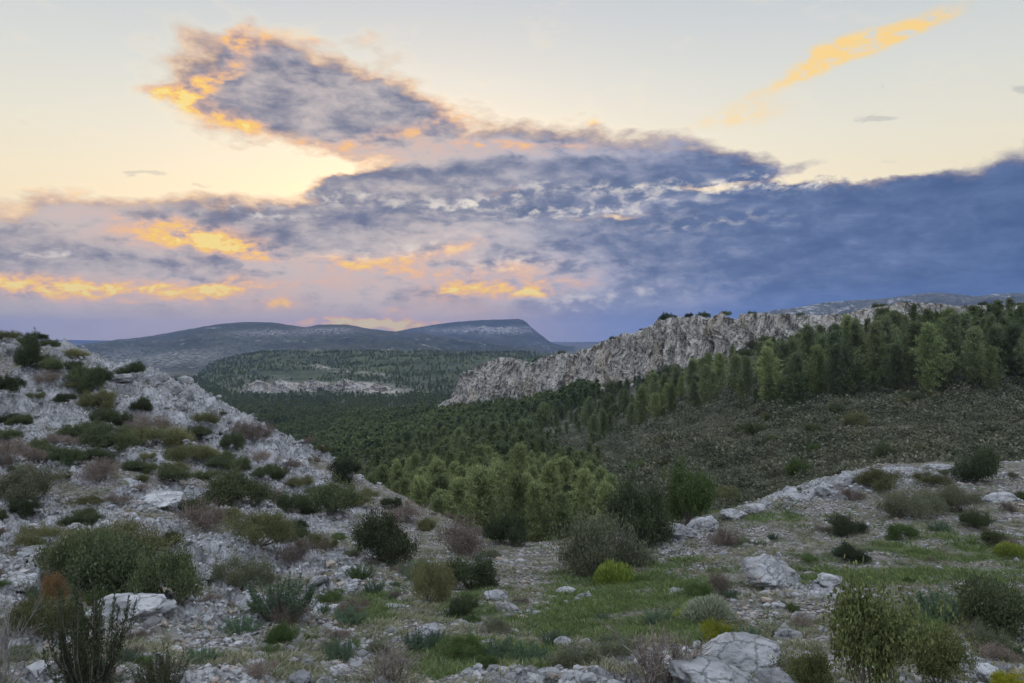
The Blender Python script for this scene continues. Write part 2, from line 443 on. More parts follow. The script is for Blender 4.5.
def hill(name, label, sky, Yr, Yf, zf, mat, amp, fr, prof=1.0, rough=0.0, bumps=None, crag=None, rows=70, ncol=None):
    """a hill range: ridge line through the picture points 'sky' at distance Yr, foot at Yf"""
    sp = np.array(sky, float)
    n = ncol or int((sp[-1, 0] - sp[0, 0]) * 1.3)
    px = np.linspace(sp[0, 0], sp[-1, 0], n)
    py = pchip(sp[:, 0], sp[:, 1], px)
    yr = np.interp(px, *np.array(Yr, float).T) if isinstance(Yr, list) else np.full(n, float(Yr))
    yf = np.interp(px, *np.array(Yf, float).T) if isinstance(Yf, list) else np.full(n, float(Yf))
    zr = -(py - HZ) / F * yr
    v = np.concatenate([np.linspace(0, 1, rows), np.linspace(1.0, 1.6, 18)[1:]])
    V, PX = np.meshgrid(v, px, indexing='ij')
    YY = yf + (yr - yf) * V
    X = (PX - CX) / F * YY
    t = np.clip(V, 0, 1)
    s = prof(t) if callable(prof) else t ** prof
    Z = zf + (zr - zf) * s
    back = np.maximum(V - 1, 0)
    Z = Z - (zr - zf + 40) * 2.2 * back ** 1.4
    w = np.sin(np.pi * np.clip(V, 0, 1) ** 1.3)
    Z = Z + w * amp * ridge2(X * fr, YY * fr * 0.6, 4) * 0.5
    Z = Z + rough * fbm2(X * fr * 7, YY * fr * 7, 4) * (0.25 + w)
    cr = np.zeros_like(Z)
    if crag is not None:
        cr = crag(PX, HZ - Z / YY * F, X, YY)
        Z = Z + cr * np.clip(V * 4, 0, 1) * (1 - sst(.9, 1, V)) * YY * 0.0028 * ridge2(X * 22 / YY, YY * 9 / YY.mean(), 4)
    return link(name, mesh_from(name, np.stack([X, YY, Z], -1).reshape(-1, 3), grid_faces(len(v), n), mat, {'crag': cr.ravel()}, smooth=True))

M['hill_far'] = hill_mat('far_maquis', (0.025, 0.032, 0.026), (0.06, 0.065, 0.045), (0.36, 0.345, 0.335), -0.01, 1.0)
M['hill_speck'] = hill_mat('speckled_maquis', (0.025, 0.032, 0.024), (0.055, 0.062, 0.04), (0.40, 0.385, 0.375), 0.0, 1.6)
M['hill_wood'] = hill_mat('wooded_slope', (0.040, 0.053, 0.029), (0.088, 0.100, 0.050), (0.36, 0.33, 0.29), -0.07, 1.4)
M['hill_pale'] = hill_mat('bare_limestone_hill', (0.05, 0.06, 0.05), (0.11, 0.11, 0.095), (0.40, 0.385, 0.37), 0.06, 1.5)

tag(hill('plain_ridge', '', [(-120, 342), (60, 340), (200, 342), (400, 341), (560, 343), (620, 341.5), (680, 342), (760, 340), (900, 342), (1150, 341)], 7600, 6600, -75, M['hill_far'], 8, 0.0012),
    'low blue ridge across the far plain below the cloud bank', 'hill', kind='structure')
def table_prof(t): return 0.62 * np.minimum(t / 0.80, 1) ** 1.25 + 0.38 * sst(0.78, 0.99, t)
def crag_table(PX, PY, X, Y):
    n = fbm2(X * 0.006, Y * 0.006, 3)
    return np.clip(np.exp(-((PX - 490) / 55) ** 2 - ((PY - 331 - 3 * n) / 3.0) ** 2) * 1.1 + 0.7 * np.exp(-((PX - 405) / 25) ** 2 - ((PY - 337.5) / 1.6) ** 2), 0, 1)
tag(hill('table_mountain', '', [(330, 345), (380, 335), (410, 329), (440, 324), (470, 321), (500, 319.6), (518, 319.2), (525, 321.5), (532, 328), (541, 335), (552, 343), (575, 349)], 4300, 3000, -74, M['hill_far'], 22, 0.0035, prof=table_prof, rough=3, crag=crag_table),
    'flat topped blue mountain with a steep end under the sunset glow', 'mountain', kind='structure')
def crag_l(PX, PY, X, Y):
    n = fbm2(X * 0.004, Y * 0.004, 3)
    return np.clip(0.5 * np.exp(-((PX - 160) / 95) ** 2 - ((PY - 360 - 9 * n + (PX - 160) * 0.05) / 13) ** 2) + 0.7 * np.exp(-((PX - 330) / 30) ** 2 - ((PY - 331) / 3) ** 2) + 0.7 * np.exp(-((PX - 265) / 40) ** 2 - ((PY - 334) / 3) ** 2), 0, 1)
tag(hill('mountain', '', [(-120, 352), (0, 350), (60, 347.5), (100, 342), (150, 336), (195, 328), (225, 323.5), (250, 322), (272, 322.5), (290, 325), (306, 327), (320, 324.5), (345, 324.5), (365, 328), (395, 331.5), (425, 334), (460, 339), (520, 347), (540, 350)], 3000, 1100, -74, M['hill_speck'], 26, 0.004, prof=lambda t: t ** 1.35, rough=3.5, crag=crag_l),
    'dark blue mountain ridge flecked with pale rock', 'mountain', kind='structure')
def crag_m(PX, PY, X, Y):
    n = fbm2(X * 0.012, Y * 0.012, 3)
    a = np.exp(-((PX - 330) / 85) ** 4 - ((PY - 388 - 4 * n - (PX - 330) * 0.03) / 5.5) ** 2)
    b_ = 0.8 * np.exp(-((PX - 345) / 50) ** 4 - ((PY - 371 - 2 * n - (PX - 345) * 0.12) / 1.6) ** 2)
    return np.clip(a * 1.15 + b_, 0, 1)
tag(hill('hill', '', [(150, 402), (185, 386), (215, 364), (250, 354), (290, 350.5), (340, 350), (400, 350.5), (450, 351), (500, 352), (560, 354), (640, 358), (700, 360)], 1500, [(150, 760), (400, 640), (480, 560), (700, 560)], -66, M['hill_wood'], 14, 0.006, prof=0.8, rough=1.6, crag=crag_m, rows=110),
    'wooded plateau with a broken band of pale rock', 'hill', kind='structure')
tag(hill('bare_mountain', '', [(660, 345), (700, 334), (735, 322), (760, 314), (800, 307), (825, 303), (850, 300.5), (880, 299), (905, 296), (930, 293), (955, 294), (975, 296), (1000, 293.5), (1024, 293), (1100, 289), (1230, 288)], 2700, 1500, -60, M['hill_pale'], 38, 0.006, prof=0.9, rough=5),
    'bare blue grey mountain behind the limestone cliff', 'mountain', kind='structure')

# ------------------------------------------------------------------ limestone cliff
ct = np.array([(436, 407), (446, 402), (453, 399), (458, 390), (463, 377), (468, 371), (478, 369), (490, 362), (505, 358), (515, 357.5), (526, 361), (536, 363), (546, 358), (556, 356), (570, 353), (585, 351), (600, 346), (612, 341), (625, 336), (640, 331), (650, 328), (658, 323), (668, 320), (682, 318.5), (700, 317), (712, 316), (722, 314.5), (732, 318), (738, 320), (745, 315), (765, 313), (785, 316), (800, 316.5), (830, 315.5), (850, 312), (870, 309), (885, 306), (900, 304), (920, 303), (945, 305), (960, 307), (985, 306), (1000, 304), (1024, 304), (1090, 302), (1170, 305)], float)
cY = np.array([(436, 350), (500, 318), (600, 262), (700, 212), (760, 188), (830, 168), (900, 158), (1024, 148), (1170, 146)], float)
m, nt, b = new_mat('cliff_limestone'); N = NB(nt)
geo = N.n('ShaderNodeNewGeometry'); P = geo.outputs['Position']
mp = N.n('ShaderNodeMapping'); mp.inputs['Scale'].default_value = (1, 1, 0.25); N.put(mp.inputs[0], P)
a = N.noise(mp.outputs[0], 0.22, 7, .65).outputs[0]; f = N.noise(mp.outputs[0], 1.1, 7, .7).outputs[0]; w = N.noise(P, 0.09, 4, .6).outputs[0]
col = N.mix(N.ss(0.35, 0.65, a), (0.33, 0.315, 0.295), (0.53, 0.51, 0.475))
col = N.mix(N.m('MULTIPLY', N.ss(0.48, 0.66, w), 0.45), col, (0.42, 0.34, 0.25))
col = N.mix(N.m('MULTIPLY', N.ss(0.58, 0.72, f), 0.6), col, (0.11, 0.105, 0.095))
col = N.mix(N.m('MULTIPLY', N.ss(0.60, 0.66, N.noise(P, 0.30, 6, .65).outputs[0]), 0.7), col, (0.06, 0.075, 0.035))
sx = N.n('ShaderNodeSeparateXYZ'); N.put(sx.inputs[0], geo.outputs['Normal'])
flat_f = N.m('MULTIPLY', N.ss(0.62, 0.85, sx.outputs[2]), N.ss(0.42, 0.55, N.noise(P, 0.5, 5, .65).outputs[0]))
col = N.mix(flat_f, col, (0.055, 0.065, 0.03))
N.put(b.inputs['Base Color'], col)
ck = N.m('ABSOLUTE', N.m('SUBTRACT', N.noise(mp.outputs[0], 0.35, 5, .6).outputs[0], .5))
col = N.mix(N.m('MULTIPLY', N.ss(.03, .006, ck), .85), col, (0.07, 0.065, 0.06))
N.put(b.inputs['Base Color'], col)
bp = N.n('ShaderNodeBump'); bp.inputs['Strength'].default_value = 0.9; bp.inputs['Distance'].default_value = 0.7
N.put(bp.inputs['Height'], N.m('ADD', a, f)); N.put(b.inputs['Normal'], bp.outputs[0])
M['cliff'] = m
def cliff(name, ct, cY, nc, nf_, ntop, big=1.0, zbase=None):
    """a rock wall with its top along the picture points ct, standing at distances cY: buttresses, ledges, notches, a toothed top"""
    ct = np.array(ct, float); cY = np.array(cY, float)
    cpx = np.linspace(ct[0, 0], ct[-1, 0], nc)
    ctop = np.interp(cpx, ct[:, 0], ct[:, 1]); cyy = pchip(cY[:, 0], cY[:, 1], cpx)
    ctz = -(ctop - HZ) / F * cyy
    V = np.concatenate([np.linspace(0, 1, nf_), 1 + np.linspace(0, 1, ntop)[1:]])
    VV, PX = np.meshgrid(V, cpx, indexing='ij')
    vf = np.clip(VV, 0, 1); vt = np.clip(VV - 1, 0, 1)
    Yc = cyy[None]; Xc = (PX - CX) / F * Yc
    zb = height((cpx - CX) / F * (cyy - 6), cyy - 6) - 2.5 if zbase is None else np.full(nc, zbase)
    hgt = (ctz - zb)[None]
    arc = np.concatenate([[0], np.cumsum(np.hypot(np.diff((cpx - CX) / F * cyy), np.diff(cyy)))])[None] + 0 * VV
    arc = arc / big
    ox, oy = -0.42, -0.91
    zf_ = zb[None] + hgt * vf; zq = zf_ / big
    lean = (1 - vf) ** 1.2 * np.minimum(hgt * 0.42, 7 * big)
    aw = arc + 7 * n2(arc * 0.03, zq * 0.09 + 5) + 2.5 * n2(arc * 0.12, zq * 0.25)
    but = 2.8 * ridge2(aw * 0.045, zq * 0.015 + 2, 3) + 1.9 * ridge2(aw * 0.15 + 9, zq * 0.055, 3) + 0.4 * ridge2(arc * 0.45, zq * 0.30, 3) + 0.4 * fbm2(arc * 1.3, zq * 1.5, 3)
    qq = zq * 0.30 + 1.6 * fbm2(arc * 0.07, zq * 0.05 + 8, 3)
    but = but - 1.1 * (np.floor(qq) + sst(0.6, 1, qq - np.floor(qq)) - qq)
    but = but - 2.4 * sst(0.50, 0.9, ridge2(arc * 0.085 + 50, zq * 0.012, 2) * 0.6 + 0.25 * n2(arc * 0.3, zq * 0.1))
    fade = sst(0, 0.15, vf) * (1 - sst(0, 0.5, vt))
    out_ = lean + big * but * 0.75 * fade * np.clip(hgt / 10 / big, 0.35, 1)
    teeth = big * (0.8 * ridge2(arc * 0.08, arc * 0 + 3, 3) - 0.55) * np.clip(hgt / 12 / big, 0.3, 1)
    depth = vt * 38
    Xq = Xc + ox * out_ + depth * 0.42; Yq = Yc + oy * out_ + depth * 0.91
    Zq = zf_ + teeth * sst(0.6, 1, vf) * (1 - sst(0.1, 0.5, vt)) - vt ** 1.3 * (12 + 0.3 * hgt) + vt * (1 - vt) * 4.0 * fbm2(Xq * 0.2, Yq * 0.2, 4)
    o = link(name, mesh_from(name, np.stack([Xq, Yq, Zq], -1).reshape(-1, 3), grid_faces(len(V), nc), M['cliff'], smooth=False))
    return o, cpx, Xq, Yq, Zq
nf_, ntop = 130, 45
o, cpx, Xq, Yq, Zq = cliff('limestone_cliff', ct, cY, 1400, nf_, ntop)
tag(o, 'long pale limestone cliff with a jagged top above the pines', 'cliff', kind='structure')
bt = [(236, 397), (248, 387), (262, 380), (275, 385), (285, 378), (297, 389), (305, 384), (318, 379), (330, 387), (338, 384), (350, 378), (360, 383), (366, 394), (378, 384), (390, 387), (398, 398), (410, 388), (420, 396), (430, 391), (440, 400)]
o = cliff('rock_band', bt, [(236, 800), (330, 790), (440, 760)], 420, 60, 20, big=2.2, zbase=-72.0)[0]
tag(o, 'broken band of pale rock across the far wooded slope', 'cliff', kind='structure')

# ------------------------------------------------------------------ plant templates
def rhombi(c, d, n, L, W):
    """leaf quads: centre c, axis d, face normal n (all Nx3), lengths L and widths W"""
    d = d / np.linalg.norm(d, axis=1)[:, None]
    s = np.cross(d, n); s /= np.maximum(np.linalg.norm(s, axis=1)[:, None], 1e-6)
    L = L[:, None]; W = W[:, None]
    v = np.stack([c - d * L * .5, c + s * W * .5 - d * L * .05, c + d * L * .5, c - s * W * .5 - d * L * .05], 1).reshape(-1, 3)
    f = np.arange(len(v)).reshape(-1, 4)
    return v, f

def rdir(n, g):
    q = g.normal(size=(n, 3)); return q / np.linalg.norm(q, axis=1)[:, None]

def tube(path, rad, sides=5):
    path = np.array(path, float); n = len(path)
    t = np.gradient(path, axis=0); t /= np.linalg.norm(t, axis=1)[:, None]
    ref = np.array([0.3, 0.9, 0.2]); vs = []
    for i in range(n):
        u = np.cross(t[i], ref); u /= np.linalg.norm(u) + 1e-9; w = np.cross(t[i], u)
        a = np.arange(sides) * 2 * np.pi / sides
        vs.append(path[i] + rad[i] * (np.cos(a)[:, None] * u + np.sin(a)[:, None] * w))
    return np.concatenate(vs), grid_faces(n, sides, wrap=True)

def jn(parts):
    vs, fs = [], []; o = 0
    for v, f in parts: vs.append(v); fs.append(f + o); o += len(v)
    return np.concatenate(vs), np.concatenate(fs)

def tmpl_dense(seed, nclump=230, nleaf=76, leaf=(0.054, 0.029), hgt=0.95, lobes=9, ragged=0.22, upr=0.5):
    """a rounded evergreen bush of unit radius built of leafy lobes"""
    g = np.random.default_rng(seed)
    a = g.uniform(0, 6.283, lobes); rr_ = np.sqrt(g.uniform(0.05, 0.55, lobes))
    lc = np.stack([rr_ * np.cos(a), rr_ * np.sin(a), g.uniform(0.14, 0.60, lobes) * hgt * (1.15 - 0.6 * rr_)], 1)
    lr_ = g.uniform(0.26, 0.46, lobes)
    k = g.integers(0, lobes, nclump)
    d = rdir(nclump, g); d[:, 2] = np.abs(d[:, 2]) * 0.72 + d[:, 2] * 0.28
    cc = lc[k] + d * (lr_[k] * g.uniform(0.5, 1.05, nclump) * (1 + ragged * g.normal(size=nclump)))[:, None]
    cc[:, 2] = np.clip(cc[:, 2], 0.02, 2)
    kk = np.repeat(np.arange(nclump), nleaf)
    n = len(kk)
    off = g.normal(size=(n, 3)) * 0.075
    c = cc[kk] + off
    c[:, 2] = np.maximum(c[:, 2], 0.0)
    ax = d[kk] * 0.7 + rdir(n, g) * 0.8 + np.array([0, 0, upr])
    v, f = rhombi(c, ax, rdir(n, g), leaf[0] * g.uniform(.6, 1.3, n), leaf[1] * g.uniform(.6, 1.3, n))
    stems = []
    for i in range(9):
        e = cc[g.integers(0, nclump)] * 0.85
        p0 = np.array([g.normal() * .06, g.normal() * .06, -0.06])
        mid = (p0 + e) / 2 + g.normal(size=3) * 0.06
        stems.append(tube([p0, mid, e], [0.028, 0.018, 0.006], 4))
    return (v, f), jn(stems)

def tmpl_upright(seed, nst=26, nleaf=110, leaf=(0.085, 0.022), hgt=1.5, spread=0.75, bare=0.15):
    """a bush of many upright shoots clothed in small leaves"""
    g = np.random.default_rng(seed); L = []; st = []
    for i in range(nst):
        a = g.uniform(0, 6.283); q = math.sqrt(g.uniform(0, 1))
        p0 = np.array([math.cos(a), math.sin(a), 0]) * 0.25 * q + np.array([0, 0, -0.05])
        h = hgt * g.uniform(0.5, 1.0) * (1 - 0.35 * q)
        tip = np.array([math.cos(a) * spread * q + g.normal() * .1, math.sin(a) * spread * q + g.normal() * .1, h])
        mid = p0 * .5 + tip * .5 + np.array([math.cos(a), math.sin(a), -0.3]) * 0.12 * q + g.normal(size=3) * .04
        t = g.uniform(bare, 1, nleaf)[:, None]
        c = (1 - t) ** 2 * p0 + 2 * t * (1 - t) * mid + t * t * tip
        d = rdir(nleaf, g)
        wd = 0.03 + 0.075 * np.sin(np.pi * np.clip(t * 0.85 + .1, 0, 1))
        c = c + d * wd * g.uniform(.2, 1, nleaf)[:, None]
        ax = d + (tip - p0) * 0.7
        L.append(rhombi(c, ax, rdir(nleaf, g), leaf[0] * g.uniform(.6, 1.3, nleaf), leaf[1] * g.uniform(.6, 1.3, nleaf)))
        st.append(tube([p0, mid, tip], [0.016, 0.010, 0.003], 4))
    return jn(L), jn(st)

def tmpl_twigs(seed, nst=22, hgt=0.95, depth=3, rad=0.014, spread=1.0, fine=4):
    """a bare or dry bush: branching twigs only"""
    g = np.random.default_rng(seed); T = []
    def grow(p, d, l, r, k):
        mid = p + d * l * .5 + g.normal(size=3) * l * .08
        e = p + d * l + g.normal(size=3) * l * .10
        T.append(tube([p, mid, e], [r, r * .8, r * .5], 3))
        if k == 0: return
        for i in range(fine if k == 1 else 3):
            nd = d + rdir(1, g)[0] * 0.55 + np.array([0, 0, .12]); nd /= np.linalg.norm(nd)
            s = p + (e - p) * g.uniform(.45, 1)
            grow(s, nd, l * g.uniform(.5, .8), r * .55, k - 1)
    for i in range(nst):
        a = g.uniform(0, 6.283); q = g.uniform(0.1, 1)
        d = np.array([math.cos(a) * q * spread, math.sin(a) * q * spread, 0.55 + g.uniform(0, .6)]); d /= np.linalg.norm(d)
        grow(np.array([g.normal() * .08, g.normal() * .08, -0.04]), d, hgt * g.uniform(.35, .55), rad, depth - 1)
    return jn(T)

def tmpl_cushion(seed, n=3200, hgt=0.75, L=0.17, W=0.035, inner=0.45):
    """a dome of fine radiating shoots"""
    g = np.random.default_rng(seed)
    d = rdir(n, g); d[:, 2] = np.abs(d[:, 2]) + 0.12; d /= np.linalg.norm(d, axis=1)[:, None]
    rad = g.uniform(inner, 0.95, n) * (1 + 0.12 * np.sin(d[:, 0] * 5 + seed) * np.cos(d[:, 1] * 4))
    c = d * rad[:, None] * np.array([1, 1, hgt])
    ax = d + rdir(n, g) * 0.35 + np.array([0, 0, .25])
    return rhombi(c, ax, rdir(n, g), L * g.uniform(.5, 1.2, n), W * g.uniform(.7, 1.4, n))

def tmpl_pine(seed, nl=95, tufts=7, nb=16, wid=0.27, low=0.07, blade=(0.046, 0.0082)):
    """an Aleppo type pine of unit height: bent tapered trunk, rising limbs, needle tufts"""
    g = np.random.default_rng(seed)
    bend = g.normal(size=2) * 0.03
    def trunk_at(t): return np.array([bend[0] * math.sin(t * 3), bend[1] * math.sin(t * 2.4), t])
    ts = np.linspace(-0.03, 0.97, 9)
    wood_ = [tube([trunk_at(t) for t in ts], 0.017 * (1.02 - ts) + 0.0015, 7)]
    C, AX = [], []
    lob = g.uniform(0, 6.283, 4)
    for i in range(nl):
        t = low + (0.97 - low) * (i / nl) ** 0.85
        a = i * 2.399 + g.normal() * .4
        env = wid * min(1.0, (1.02 - t) / 0.82) ** 0.95 * min(1, 0.5 + (t - low) * 2.4)
        env *= 0.8 + 0.3 * math.sin(2 * a + lob[0] + t * 9) + g.normal() * 0.24
        env = max(env, 0.03)
        p = trunk_at(t); rise = 0.5 + 0.8 * t
        d = np.array([math.cos(a), math.sin(a), rise]); e = p + d * env
        mid = (p + e) / 2 - np.array([0, 0, env * .10])
        if i % 2 == 0: wood_.append(tube([p, mid, e], [0.0055 * (1.1 - t), 0.004 * (1.1 - t), 0.0012], 3))
        for s in np.linspace(0.32, 1.02, tufts):
            C.append((1 - s) ** 2 * p + 2 * s * (1 - s) * mid + s * s * e + g.normal(size=3) * (0.019 + 0.013 * s))
            AX.append(d * 0.7 + np.array([0, 0, .5]))
    for s in np.linspace(0.86, 1.0, 6):
        C.append(trunk_at(s)); AX.append(np.array([0, 0, 1.]))
    C = np.array(C); AX = np.array(AX); n = len(C) * nb
    kk = np.repeat(np.arange(len(C)), nb)
    dr = rdir(n, g); ax = AX[kk] * 0.8 + dr
    axn = ax / np.linalg.norm(ax, axis=1)[:, None]
    c = C[kk] + axn * 0.022 + g.normal(size=(n, 3)) * 0.014
    cr = rhombi(c, ax, rdir(n, g), blade[0] * g.uniform(.7, 1.3, n), blade[1] * g.uniform(.7, 1.4, n))
    return cr, jn(wood_)

M['dark'] = leaf_mat('evergreen_leaf', (0.046, 0.064, 0.038), (0.108, 0.124, 0.062), 0.6)
M['darkest'] = leaf_mat('deep_green_leaf', (0.030, 0.044, 0.028), (0.070, 0.084, 0.044), 0.6)
M['olive'] = leaf_mat('olive_leaf', (0.085, 0.096, 0.048), (0.165, 0.160, 0.082), 0.55)
M['sapling'] = leaf_mat('sapling_leaf', (0.055, 0.078, 0.034), (0.150, 0.165, 0.072), 0.55)
M['grey'] = leaf_mat('grey_green_leaf', (0.10, 0.115, 0.078), (0.18, 0.19, 0.125), 0.5)
M['blue'] = leaf_mat('blue_green_leaf', (0.055, 0.100, 0.066), (0.12, 0.175, 0.105), 0.5)
M['green'] = leaf_mat('fresh_green_leaf', (0.060, 0.095, 0.038), (0.125, 0.165, 0.065), 0.5)
M['lime'] = leaf_mat('lime_spurge_leaf', (0.16, 0.22, 0.055), (0.30, 0.36, 0.10), 0.4)
M['pale'] = leaf_mat('silvery_leaf', (0.20, 0.23, 0.16), (0.34, 0.36, 0.27), 0.4)
M['yellow'] = leaf_mat('yellow_green_leaf', (0.16, 0.19, 0.03), (0.36, 0.32, 0.05), 0.4)
M['rust'] = leaf_mat('rusty_autumn_leaf', (0.12, 0.085, 0.05), (0.22, 0.145, 0.075), 0.4)
M['mauve'] = leaf_mat('dry_mauve_leaf', (0.125, 0.105, 0.090), (0.24, 0.20, 0.17), 0.5)
M['straw'] = leaf_mat('straw_leaf', (0.20, 0.16, 0.11), (0.34, 0.28, 0.20), 0.4)
M['pine'] = leaf_mat('pine_needle', (0.100, 0.130, 0.078), (0.200, 0.226, 0.120), 0.5, 0.42)
M['pine_pale'] = leaf_mat('pale_pine_needle', (0.140, 0.178, 0.090), (0.250, 0.280, 0.132), 0.5, 0.42)
M['pine_far'] = leaf_mat('distant_pine_needle', (0.074, 0.102, 0.055), (0.155, 0.180, 0.088), 0.5, 0.42, use_tint=True)
M['scrub'] = leaf_mat('scrub_leaf', (0.055, 0.070, 0.040), (0.165, 0.165, 0.122), 0.5, 0.2, use_tint=True)
M['herb'] = leaf_mat('herb_leaf', (0.085, 0.125, 0.065), (0.26, 0.235, 0.165), 0.5, 0.25, use_tint=True)
M['grass'] = leaf_mat('grass_blade', (0.075, 0.115, 0.045), (0.165, 0.205, 0.085), 0.5, 0.3, use_tint=True)
M['bark'] = bark_mat('grey_bark', (0.07, 0.06, 0.05), (0.16, 0.14, 0.12))
M['twig'] = bark_mat('dry_twig', (0.10, 0.085, 0.075), (0.20, 0.17, 0.15))
M['twig_grey'] = bark_mat('weathered_twig', (0.16, 0.15, 0.145), (0.30, 0.28, 0.27))
M['pine_bark'] = bark_mat('pine_bark', (0.08, 0.065, 0.055), (0.17, 0.14, 0.12))

TM = {}
for i in range(4): TM['dense', i] = tmpl_dense(20 + i)
for i in range(3): TM['fine', i] = tmpl_dense(40 + i, nclump=250, nleaf=76, leaf=(0.048, 0.020), lobes=7 + i, hgt=0.9, ragged=.3, upr=.8)
for i in range(3): TM['up', i] = tmpl_upright(60 + i, nst=48, nleaf=220, leaf=(0.060, 0.018))
for i in range(2): TM['leafy', i] = tmpl_dense(70 + i, nclump=200, nleaf=46, leaf=(0.060, 0.038), hgt=1.45, lobes=11, ragged=.6, upr=.2)
for i in range(3): TM['twig', i] = (None, tmpl_twigs(80 + i))
for i in range(2): TM['bare', i] = (None, tmpl_twigs(84 + i, nst=14, hgt=1.7, spread=.5, rad=.018))
for i in range(3): TM['dry', i] = (tmpl_dense(90 + i, nclump=150, nleaf=34, leaf=(0.06, 0.020), hgt=.7, ragged=.35, upr=.9)[0], tmpl_twigs(95 + i, nst=16, hgt=.9))
for i in range(2): TM['cushion', i] = (tmpl_cushion(100 + i), tmpl_twigs(104 + i, nst=6, hgt=.4, depth=2))

MESH = {}
def plant_mesh(kind, i, leafm, stemm):
    k = (kind, i, leafm, stemm)
    if k not in MESH:
        fo, st = TM[kind, i]
        a = mesh_from('foliage', fo[0], fo[1], M[leafm]) if fo is not None else None
        b_ = mesh_from('stem', st[0], st[1], M[stemm]) if st is not None else None
        MESH[k] = (a, b_)
    return MESH[k]

# template extents so that a plant can be given its real width and height
EXT = {}
for k, (fo, st) in TM.items():
    v = fo[0] if fo is not None else st[0]
    lo, hi = np.percentile(v, .5, axis=0), np.percentile(v, 99.5, axis=0)
    EXT[k] = ((hi[0] - lo[0] + hi[1] - lo[1]) / 2, hi[2])

NV = {}
for k in TM: NV[k[0]] = max(NV.get(k[0], 0), k[1] + 1)
_pc = {}
def plant(kind, leafm, x, y, z, w, h, label, group=None, stemm='bark', name='shrub', parts=True, cat='shrub'):
    i = _pc.get(kind, 0) % NV[kind]; _pc[kind] = i + 1
    e = EXT[kind, i]; s = w / e[0]; sz = h / e[1]
    a, b_ = plant_mesh(kind, i, leafm, stemm)
    rz = random.uniform(0, 6.283)
    if parts and a is not None and b_ is not None:
        r = link(name, None, None, (x, y, z - 0.02), rz, (s, s, sz))
        r.empty_display_size = 0.2
        link('foliage', a, r); link('stem', b_, r)
    else:
        r = link(name, a or b_, None, (x, y, z - 0.02), rz, (s, s, sz))
    return tag(r, label, cat, group)

def plant_px(kind, leafm, px, py, wpx, hpx, label, **kw):
    x, y, z = ground_px(px, py)
    return plant(kind, leafm, x, y, z, wpx * y / F, hpx * y / F * 0.97, label, parts=kw.pop('parts', y < 36), **kw)

OCC = []   # occupied ground discs (x, y, radius)
def free(x, y, r):
    return all((x - a) ** 2 + (y - b_) ** 2 > (r + c) ** 2 * 0.7 for a, b_, c in OCC)

